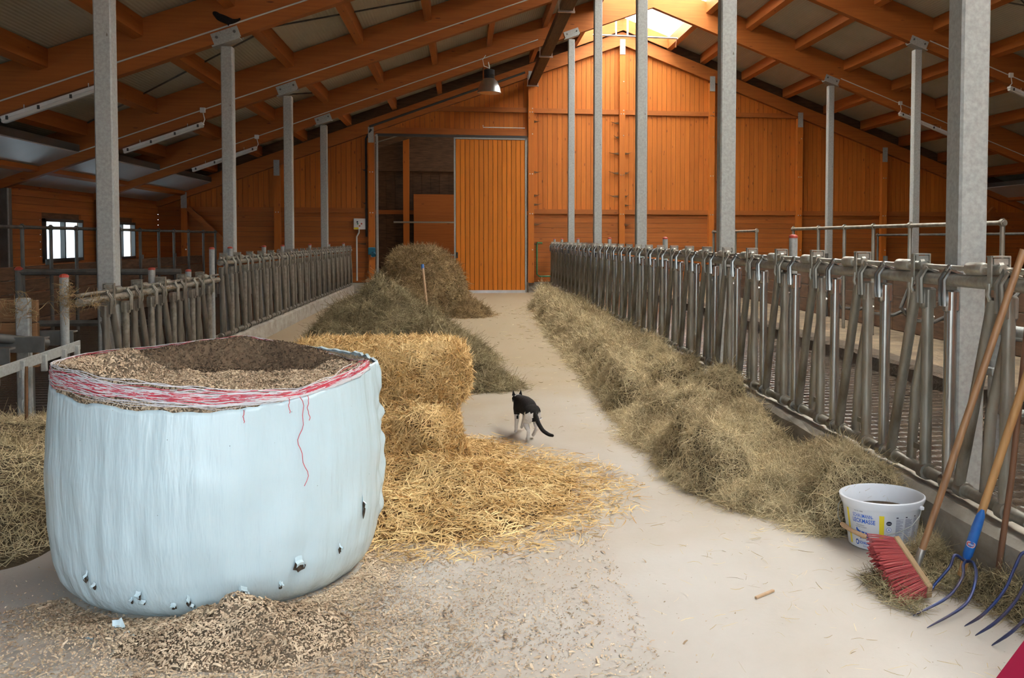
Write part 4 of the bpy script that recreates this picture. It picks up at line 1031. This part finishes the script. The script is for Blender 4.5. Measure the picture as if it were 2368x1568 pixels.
# ------------------------------------------------------------------ broom, forks, pole
pole_m = material('worn_handle_wood', (.36, .19, .085, 1), (.21, .10, .045, 1), (30, 30, 3), .45, spec=.5)
pole2_m = material('honey_handle_wood', (.50, .27, .10, 1), (.34, .165, .06, 1), (30, 30, 3), .45, spec=.5)
pole3_m = material('dark_handle_wood', (.20, .095, .05, 1), (.12, .06, .035, 1), (30, 30, 3), .5)
blockm = material('broom_block_wood', (.36, .245, .13, 1), (.27, .17, .085, 1), (30, 4, 30), .7)
brist_m = material('red_bristles', (.46, .085, .08, 1), (.24, .03, .035, 1), (4, 4, 4), .5, island=.7)
br = tag(empty('broom', (1.9, 3.9, 0)), 'broom with red bristles and wooden block, leaning by the bucket', 'broom')
b0, b1 = Vector((1.905, 4.06, .158)), Vector((1.912, 3.75, .040)); ax = (b1-b0).normalized()
bd = Vector((-.13, -.035, -.030)); bd = (bd-ax*bd.dot(ax)).normalized(); nn = ax.cross(bd)
Rb = Matrix((nn, ax, bd)).transposed()
for s_ in (-1, 1): MB().box((b0+b1)/2+nn*.0165*s_, (.031, (b1-b0).length, .026), Rb, bev=.004).build('block_half', blockm, br)
m = MB()
for i in range(46):
    for j in range(7):
        f = (i+.5)/46; base = b0.lerp(b1, f)+nn*(j-3)*.0085+bd*.012
        d = (bd+nn*((j-3)*.07+random.uniform(-.05, .05))+ax*((f-.45)*.62+random.uniform(-.06, .06))+Vector((0, 0, -.25*f))).normalized(); L_ = (.115+.03*f)*random.uniform(.88, 1.06)
        m.tube([base, base+d*L_*.6, base+d*L_+Vector((0, 0, -.004))], [.0024, .0032, .0030], 4)
for p in range(len(m.v)):
    if m.v[p][2] < .002: m.v[p] = (m.v[p][0], m.v[p][1], .002)
m.build('bristles', brist_m, br, kind='stuff')
hp0 = Vector((1.955, 3.955, .085)); hp1 = Vector((2.352, 3.835, 1.46)); hd = (hp1-hp0).normalized()
MB().tube([hp0, hp0+hd*.075], .0175, 14).build('metal_socket', alu_m, br, True)
MB().tube([hp0+hd*.07, hp0+hd*.4, hp1], [.0155, .0165, .0165], 12).build('handle', pole_m, br, True)
MB().tube([hp0-hd*.05+bd*-.005, hp0], .012, 8).build('socket_plate', steel_m, br)

blue_m = material('blue_enamel', (.018, .10, .36, 1), (.025, .15, .44, 1), (20, 20, 20), .35, spec=.5)
tine_m = material('blue_worn_tine', (.022, .055, .19, 1), (.09, .07, .075, 1), (8, 8, 8), .35, .4)
def smooth(pts, n=24):
    P_ = [Vector(p) for p in pts]; out = []
    for i in range(len(P_)-1):
        a, b, c, d = P_[max(i-1, 0)], P_[i], P_[i+1], P_[min(i+2, len(P_)-1)]
        for k in range(n//len(P_)+3):
            t = k/(n//len(P_)+3); out.append(.5*((2*b)+(c-a)*t+(2*a-5*b+4*c-d)*t*t+(3*b-a-3*c+d)*t**3))
    return out+[P_[-1]]
fk = tag(empty('pitchfork', (2.15, 3.9, 0)), 'blue pitchfork, three tines on the floor, wooden handle against the fence', 'pitchfork', 'pitchforks by the kerb')
s0 = Vector((2.142, 3.885, .118)); s1 = Vector((2.300, 3.735, .89)); sd = (s1-s0).normalized()
MB().tube([s0-sd*.07, s0+sd*.2, s0+sd*.8, s0+sd*1.28], [.016, .0175, .0185, .018], 12).build('handle', pole2_m, fk, True)
tocam = Vector((-.5, -.87, 0)).normalized(); side = sd.cross(tocam).normalized(); tocam = side.cross(sd).normalized()
m = MB(); V_ = []; n = 12     # split socket wrapped round the handle, with a tapering tongue
prof = [(-.01, .010, 1.0), (.03, .0215, 1.0), (.10, .0225, 1.0), (.125, .0225, .85), (.15, .0225, .5), (.22, .0222, .32), (.25, .022, .1)]
for z, r, span in prof:
    for q in range(n+1):
        a = (q/n-.5)*2*PI*.92*span; V_.append(s0+sd*z+(tocam*math.cos(a)+side*math.sin(a))*r)
m.add(V_, [(i*(n+1)+q, i*(n+1)+q+1, (i+1)*(n+1)+q+1, (i+1)*(n+1)+q) for i in range(len(prof)-1) for q in range(n)])
soc = m.build('socket', blue_m, fk, True)
stk_r = material('sticker_red', (.50, .09, .08, 1), rough=.4)
def onsock(u, v, lift): a = u/.0226; return s0+sd*v+(tocam*math.cos(a)+side*math.sin(a))*(.0226+lift)
def oval(sx, sz, lift, mat):
    MB().add([onsock(-.002+sx*math.cos(t)*(abs(math.cos(t))**-.35 if abs(math.cos(t)) > .2 else 1), .085+sz*math.sin(t), lift) for t in np.linspace(0, 2*PI, 24, endpoint=False)], [tuple(range(24))]).build('sticker', mat, soc)
oval(.020, .0135, .0010, ink_w); oval(.018, .0110, .0014, stk_r)
vs, fs = textmesh('OFFNER', .013); w = max(q[0] for q in vs)
MB().add([onsock(.014-q[0]*.028/w, .090-q[1], .002) for q in vs], fs).build('lettering', ink_w, soc)
rootp = s0+tocam*.012
TP = [[rootp, (2.085, 3.87, .150), (2.05, 3.85, .105), (1.99, 3.86, .03), (1.955, 3.83, .006)],
      [rootp, (2.085, 3.80, .128), (2.027, 3.70, .115), (1.94, 3.66, .050), (1.77, 3.607, .005)],
      [rootp, (2.130, 3.80, .138), (2.075, 3.68, .115), (1.98, 3.59, .045), (1.769, 3.486, .005)]]
for q in TP:
    pts = smooth(q); MB().tube(pts, [.0068]*(len(pts)-6)+[.006, .0055, .005, .004, .003, .0015], 8).build('tine', tine_m, fk, True)
f2 = tag(empty('pitchfork', (2.2, 3.4, 0)), 'dark blue pitchfork at the right edge, handle out of view', 'pitchfork', 'pitchforks by the kerb')
r2 = Vector((2.20, 3.42, .275)); d2 = (Vector((2.355, 3.22, 1.35))-r2).normalized()
MB().tube([r2+d2*.02, r2+d2*1.2], .017, 12).build('handle', pole_m, f2, True)
MB().tube([r2, r2+d2*.14], .021, 12).build('socket', blue_m, f2, True)
for q in ([r2, (2.143, 3.45, .295), (2.107, 3.45, .24), (2.062, 3.45, .147), (1.981, 3.45, .062), (1.919, 3.48, .005)],
          [r2, (2.12, 3.37, .245), (2.089, 3.36, .195), (2.045, 3.36, .128), (1.976, 3.36, .064), (1.914, 3.391, .005)],
          [r2, (2.13, 3.29, .22), (2.075, 3.27, .145), (2.036, 3.27, .105), (1.985, 3.27, .062), (1.927, 3.298, .005)]):
    pts = smooth(q); MB().tube(pts, [.0065]*(len(pts)-5)+[.0055, .005, .004, .003, .0015], 8).build('tine', tine_m, f2, True)
MB().tube([(2.262, 3.848, .004), (2.31, 3.82, .5), (2.352, 3.76, 1.40)], [.0135, .0135, .0125], 10).build('tool_handle', pole3_m, None, True, label='dark brown tool handle standing against the kerb at right', cat='tool handle')
# red scoop poking in at the corner
red_m = material('red_plastic', (.30, .012, .045, 1), (.27, .012, .04, 1), (3, 3, 3), .3, spec=.5)
sp = tag(empty('red_scoop', (2.02, 2.86, 0)), 'red plastic scoop poking in at the bottom right corner', 'scoop')
V_ = []; nu, nv = 14, 12
for i in range(nu):
    u = i/(nu-1)
    for j in range(nv):
        v = j/(nv-1); p = Vector((1.745, 2.985, .015)).lerp(Vector((1.90, 3.02, .165)), u); q = p+Vector((.28, -.30, -.02))*v+Vector((-.05, -.06, .05))*math.sin(PI*v)*.4
        V_.append(q)
V2 = [p+Vector((.006, .004, -.008)) for p in V_]
F_ = [(i*nv+j, i*nv+j+1, (i+1)*nv+j+1, (i+1)*nv+j) for i in range(nu-1) for j in range(nv-1)]
nV = nu*nv; rim = [i*nv for i in range(nu)]+[(nu-1)*nv+j for j in range(1, nv)]+[i*nv+nv-1 for i in range(nu-2, -1, -1)]+[j for j in range(nv-2, 0, -1)]
F_ += [tuple(nV+k for k in reversed(f)) for f in F_]+[(rim[k], rim[(k+1) % len(rim)], nV+rim[(k+1) % len(rim)], nV+rim[k]) for k in range(len(rim))]
MB().add(V_+V2, F_).build('blade', red_m, sp, True)
MB().tube([(2.05, 2.80, .10), (2.25, 2.45, .6)], .016, 10).build('handle', pole_m, sp, True)
# splinter on the floor and fork stuck in the far heap
MB().bar((1.205, 3.875, .006), (1.305, 3.945, .007), .014, .010, bev=.002).build('wood_splinter', grip_m, None, label='reddish wood splinter lying alone on the aisle floor', cat='stick')
hf = tag(empty('hay_fork', (-.70, 18.3, .25)), 'fork with pale handle leaning on the tall brown hay heap', 'hay fork')
MB().tube([(-.655, 18.05, .20), (-.745, 18.35, .95)], .022, 8).build('handle', grip_m, hf, True)
MB().tube([(-.745, 18.35, .93), (-.752, 18.38, 1.02)], .028, 8).build('blue_grip_end', blue_m, hf, True)

# ------------------------------------------------------------------ fittings on the roof and back wall
lamp = tag(empty('bell_lamp', (.62, 22.45, 4.85)), 'aluminium bell lamp with black housing hanging below the far rafter', 'lamp')
LX, LY, LZ = .60, 22.45, 4.82
MB().lathe([(.275, 0), (.265, .02), (.245, .12), (.19, .25), (.125, .32), (.12, .325), (.18, .24), (.235, .11), (.262, .004)], (LX, LY, LZ), 40).build('bell_shade', alu_m, lamp, True)
MB().lathe([(.12, .31), (.12, .40), (.115, .405), (.12, .41), (.12, .52), (.06, .54)], (LX, LY, LZ), 24).build('ballast_housing', dark_m, lamp, True)
MB().tube([(LX, LY, LZ+.53), (LX, LY, LZ+.58), (LX-.02, LY, zl(LX)+.02)], .012, 6).build('hanger', conduit_m, lamp)
MB().tube([(LX-.0, LY, LZ+.56), (LX-.12, LY-.02, LZ+.6), (LX-.15, LY-.02, LZ+.75), (LX-.08, LY-.0, LZ+.85)], .008, 6).build('cable', white_m, lamp)
def tube_light(x0, x1, y, dz, label):
    r = tag(empty('tube_light', ((x0+x1)/2, y, zl((x0+x1)/2)+dz)), label, 'light', 'tube lights under the rafters')
    a, b = Vector((x0, y, zl(x0)+dz)), Vector((x1, y, zl(x1)+dz))
    MB().bar(a, b, .12, .05, bev=.008).build('housing', white_m, r)
    MB().bar(a+Vector((0, 0, -.04)), b+Vector((0, 0, -.04)), .10, .05, bev=.015).build('diffuser', material('clear_cover', (.62, .61, .56, 1), rough=.25) if 'clear_cover' not in MATS else MATS['clear_cover'], r)
    for t in (.06, .35, .65, .94): MB().box(a.lerp(b, t)+Vector((0, -.06, -.02)), (.03, .012, .05)).build('clip', frame_m, r)
    for t in (.2, .8): MB().tube([a.lerp(b, t), a.lerp(b, t)+Vector((0, 0, -dz+.02))], .006, 6).build('hanger', conduit_m, r)
    e = b if abs(x1-RIDGE) < abs(x0-RIDGE) else a
    xx = e.x+.02*(1 if e is b else -1)
    MB().box((xx, y-.11, zl(xx)+.14), (.09, .05, .09), bev=.008).build('junction_box', white_m, r)
    MB().tube([(xx, y-.11, zl(xx)+.12), (xx+.03, y-.10, zl(xx)-.02), e], .009, 6).build('cable', white_m, r)
tube_light(-5.86, -4.55, 13.52, -.07, 'tube light under the nearest left rafter, left of the first post')
tube_light(-5.86, -4.53, 18.05, -.07, 'tube light under the middle left rafter, right of the first post')
tube_light(-5.90, -4.53, 22.55, -.07, 'tube light under the farthest left rafter, behind the second post')
tube_light(10.5, 11.85, 22.55, -.07, 'tube light under the far right rafter, left of the nearest post')
tube_light(10.68, 12.0, 18.05, -.07, 'tube light at the right edge, right of the nearest post')
tr = tag(empty('cable_tray', (1.91, 20, 5.75)), 'brown mesh tray hung under the rafters, running toward the gable', 'tray')
m = MB(); m.box((1.91, 17.4, 5.74), (.22, 19.2, .02)); m.box((1.80, 17.4, 5.80), (.015, 19.2, .12)); m.box((2.02, 17.4, 5.80), (.015, 19.2, .12)); m.build('trough', tray_m, tr)
for y in (FR[1], FR[2], FR[3], FR[4], 27.0):
    m = MB(); m.box((1.91, y, 5.715), (.32, .06, .03)); m.box((1.77, y, 5.86), (.02, .05, .30)); m.box((2.05, y, 5.86), (.02, .05, .30)); m.build('bracket', alu_m, tr)
cbx = tag(empty('control_box', (-2.78, 27.1, 1.74)), 'grey control box with buttons on the wall left of the door', 'control box')
MB().box((-2.78, 27.12, 1.893), (.32, .10, .30), bev=.01).build('box', white_m, cbx)
v_ = ((-.06, .05, ink_k), (-.05, .0, 'g'), (.05, .0, cap_m), (0, -.06, cap_m))
green_m = material('green_paint', (.06, .22, .09, 1), (.05, .16, .07, 1), (9, 9, 9), .5)
for dx, dz, mt in v_: MB().lathe([(.022, 0), (.02, .02)], (-2.78+dx, 27.07, 1.90+dz), 12, Matrix.Rotation(PI/2, 3, 'X')).build('button', green_m if mt == 'g' else mt, cbx)
MB().box((-2.87, 27.066, 1.775), (.12, .006, .05)).build('yellow_sticker', ink_y, cbx)
MB().tube([(-2.80, 27.1, 1.74), (-2.80, 27.08, 1.66), (-2.86, 27.08, 1.55), (-2.86, 27.08, .35)], .022, 8).build('conduit', conduit_m, cbx, True)
MB().tube([(-2.60, 27.08, 1.55), (-2.60, 27.08, 4.2), (-2.45, 27.0, 4.45)], .028, 8).build('black_conduit', None or dark_m, None, True, label='black conduit running up the wall beside the open doorway', cat='conduit')
sk_ = tag(empty('power_socket', (-2.44, 26.98, 1.0)), 'blue power socket on the left door jamb above the hay', 'socket')
tealm = material('teal_plastic', (.02, .13, .20, 1), rough=.4)
MB().box((-2.45, 26.96, 1.16), (.20, .10, .20), bev=.02).build('socket_body', tealm, sk_); MB().lathe([(.06, 0), (.065, .08)], (-2.40, 26.93, 1.10), 14, Matrix.Rotation(PI*.7, 3, 'X')).build('socket_lid', tealm, sk_); MB().box((-2.43, 26.95, 1.02), (.10, .06, .05), bev=.01).build('plug', white_m, sk_)
gp = tag(empty('green_pipe', (2.1, 27.0, .6)), 'thin green water pipe on the wall right of the sliding door', 'pipe')
MB().tube([(2.18, 27.08, 1.38), (2.04, 27.06, 1.40), (2.03, 27.05, 1.30), (2.03, 27.05, .52), (2.10, 27.05, .46), (2.6, 27.05, .46)], .022, 8).build('pipe', green_m, gp, True)
MB().box((2.12, 27.06, 1.40), (.10, .03, .03)).build('tap', green_m, gp)
# diagonal timber braces by the far corners
for x0, z0, x1, z1, lb in ((14.2, 1.0, 15.6, 2.45, 'diagonal timber brace on the back wall at the far right'), (-7.2, 2.30, -6.3, 1.4, 'diagonal timber brace on the back wall at the far left')):
    MB().bar((x0, 27.03, z0), (x1, 27.03, z1), .12, .16, (0, 1, 0)).build('timber_brace', wood_x, None, label=lb, cat='brace')

# ------------------------------------------------------------------ animals: one continuous skin each
def skin_body(name, pts, edges, root, mat_fn, mats, sub=2, parent=None):
    me = bpy.data.meshes.new(name); me.from_pydata([p[:3] for p in pts], edges, [])
    ob = bpy.data.objects.new(name, me); COL.objects.link(ob)
    sk = ob.modifiers.new('skin', 'SKIN'); sk.use_smooth_shade = True
    for i, d in enumerate(me.skin_vertices[0].data):
        r = pts[i][3]; d.radius = r if isinstance(r, tuple) else (r, r); d.use_root = (i == root)
    sb = ob.modifiers.new('sub', 'SUBSURF'); sb.levels = sub; sb.render_levels = sub
    dg = bpy.context.evaluated_depsgraph_get(); dg.update()
    m2 = bpy.data.meshes.new_from_object(ob.evaluated_get(dg)); m2.name = name
    bpy.data.objects.remove(ob); bpy.data.meshes.remove(me)
    m2.materials.clear()
    for m_ in mats: m2.materials.append(m_)
    for p in m2.polygons: p.material_index = mat_fn(p.center); p.use_smooth = True
    return m2
fur_k = material('black_fur', (.010, .008, .007, 1), (.022, .018, .016, 1), (60, 60, 60), .75, bump=.004, bscale=(160, 160, 60), spec=.15)
fur_w = material('white_fur', (.72, .68, .64, 1), (.60, .55, .50, 1), (60, 60, 60), .7, bump=.004, bscale=(160, 160, 60))
# local frame: origin at floor under the cat's middle; y forward, then turned
CP = [(0, -.17, .205, (.060, .062)), (0, -.08, .222, (.066, .070)), (0, .02, .225, (.064, .072)), (0, .12, .228, (.056, .068)), (0, .20, .235, (.042, .046)), (0, .255, .238, (.042, .042)), (0, .30, .225, (.034, .032)), (0, .33, .212, (.016, .014)),
      # tail
      (0, -.235, .195, .019), (.010, -.275, .14, .017), (.035, -.30, .095, .0155), (.075, -.32, .068, .014), (.11, -.335, .060, .010),
      # hind legs: hip, knee, hock, paw, toe
      (-.035, -.17, .165, .040), (-.045, -.115, .125, .028), (-.040, -.195, .082, .0155), (-.040, -.175, .022, .0135), (-.040, -.145, .014, .014),
      (.035, -.165, .165, .040), (.045, -.09, .130, .027), (.040, -.14, .085, .0155), (.040, -.065, .030, .013), (.040, -.035, .016, .013),
      # front legs
      (-.035, .14, .175, .030), (-.038, .125, .115, .020), (-.038, .145, .060, .0145), (-.038, .15, .018, .0135), (-.038, .175, .013, .0135),
      (.033, .15, .175, .028), (.035, .16, .115, .019), (.035, .205, .070, .0140), (.035, .235, .030, .0125), (.035, .255, .020, .0125)]
CE = [(0, 1), (1, 2), (2, 3), (3, 4), (4, 5), (5, 6), (6, 7), (0, 8), (8, 9), (9, 10), (10, 11), (11, 12), (0, 13), (13, 14), (14, 15), (15, 16), (16, 17), (0, 18), (18, 19), (19, 20), (20, 21), (21, 22),
      (3, 23), (23, 24), (24, 25), (25, 26), (26, 27), (3, 28), (28, 29), (29, 30), (30, 31), (31, 32)]
def catm(c):
    x, y, z = c
    if y < -.225 and z > .03 and abs(x) < .14 and not (z < .11 and x < .0): return 0          # tail
    if y > .215:                                                                             # head: black cap, white muzzle and collar
        return 0 if (z > .226 and y < .30) else 1
    if .195 < y <= .215 and z > .24: return 1
    lim = .172+.03*math.sin(y*26+1.2)-(.035 if -.06 < y < .11 else 0)
    if y < -.12 and abs(x) > .028: lim = .205
    if y < -.2 and abs(x) < .02: lim = .10
    return 0 if z > lim else 1
cat = tag(empty('cat', (.47, 7.33, 0)), 'black and white cat walking away along the aisle', 'cat')
body = link('body', skin_body('cat_body', CP, CE, 1, catm, [fur_k, fur_w]), cat); body.name = 'body'
for sx in (-1, 1):
    m = MB(); e0 = Vector((sx*.026, .258, .270))
    m.add([e0+Vector((-.016, -.006, -.008)), e0+Vector((.016, -.006, -.008)), e0+Vector((.0, .012, -.006)), e0+Vector((sx*.006, -.004, .036))], [(0, 1, 3), (1, 2, 3), (2, 0, 3), (0, 2, 1)])
    me = m.mesh('ear', fur_k); link('ear', me, cat)
    eye = MB().lathe([(.001, -.006), (.005, -.004), (.006, 0), (.005, .004), (.001, .006)], (sx*.017, .322, .232), 8).mesh('eye', ink_y); link('eye', eye, cat)
link('nose', MB().lathe([(.001, -.003), (.005, 0), (.001, .004)], (0, .345, .212), 8).mesh('nose', brist_m), cat)
cat.rotation_euler = (0, 0, math.radians(13)); cat.scale = (1, 1, 1.06)
BP = [(-.02, 0, .09, .055), (.04, 0, .075, .058), (.10, 0, .065, .034), (.17, 0, .085, .018), (.20, 0, .11, .012), (-.08, 0, .125, .044), (-.12, 0, .165, .036), (-.15, 0, .178, .012), (.05, -.02, .03, .010), (.05, -.02, .0, .006)]
bird = tag(empty('bird', (-3.10, 13.49, zl(-3.1)+.165)), 'dark bird perched on the head plate of the second left post', 'bird')
link('body', skin_body('bird_body', BP, [(0, 1), (1, 2), (2, 3), (3, 4), (0, 5), (5, 6), (6, 7), (1, 8), (8, 9)], 0, lambda c: 0, [fur_k]), bird)
for sy in (-1, 1):
    m = MB(); m.add([(-.08, sy*.045, .13), (.08, sy*.062, .10), (.15, sy*.03, .07), (.02, sy*.068, .05)], [(0, 1, 2, 3)]); m.add([(-.08, sy*.05, .13), (.08, sy*.067, .10), (.15, sy*.035, .07), (.02, sy*.074, .05)], [(0, 1, 2, 3)])
    link('wing', m.mesh('wing', fur_k), bird)
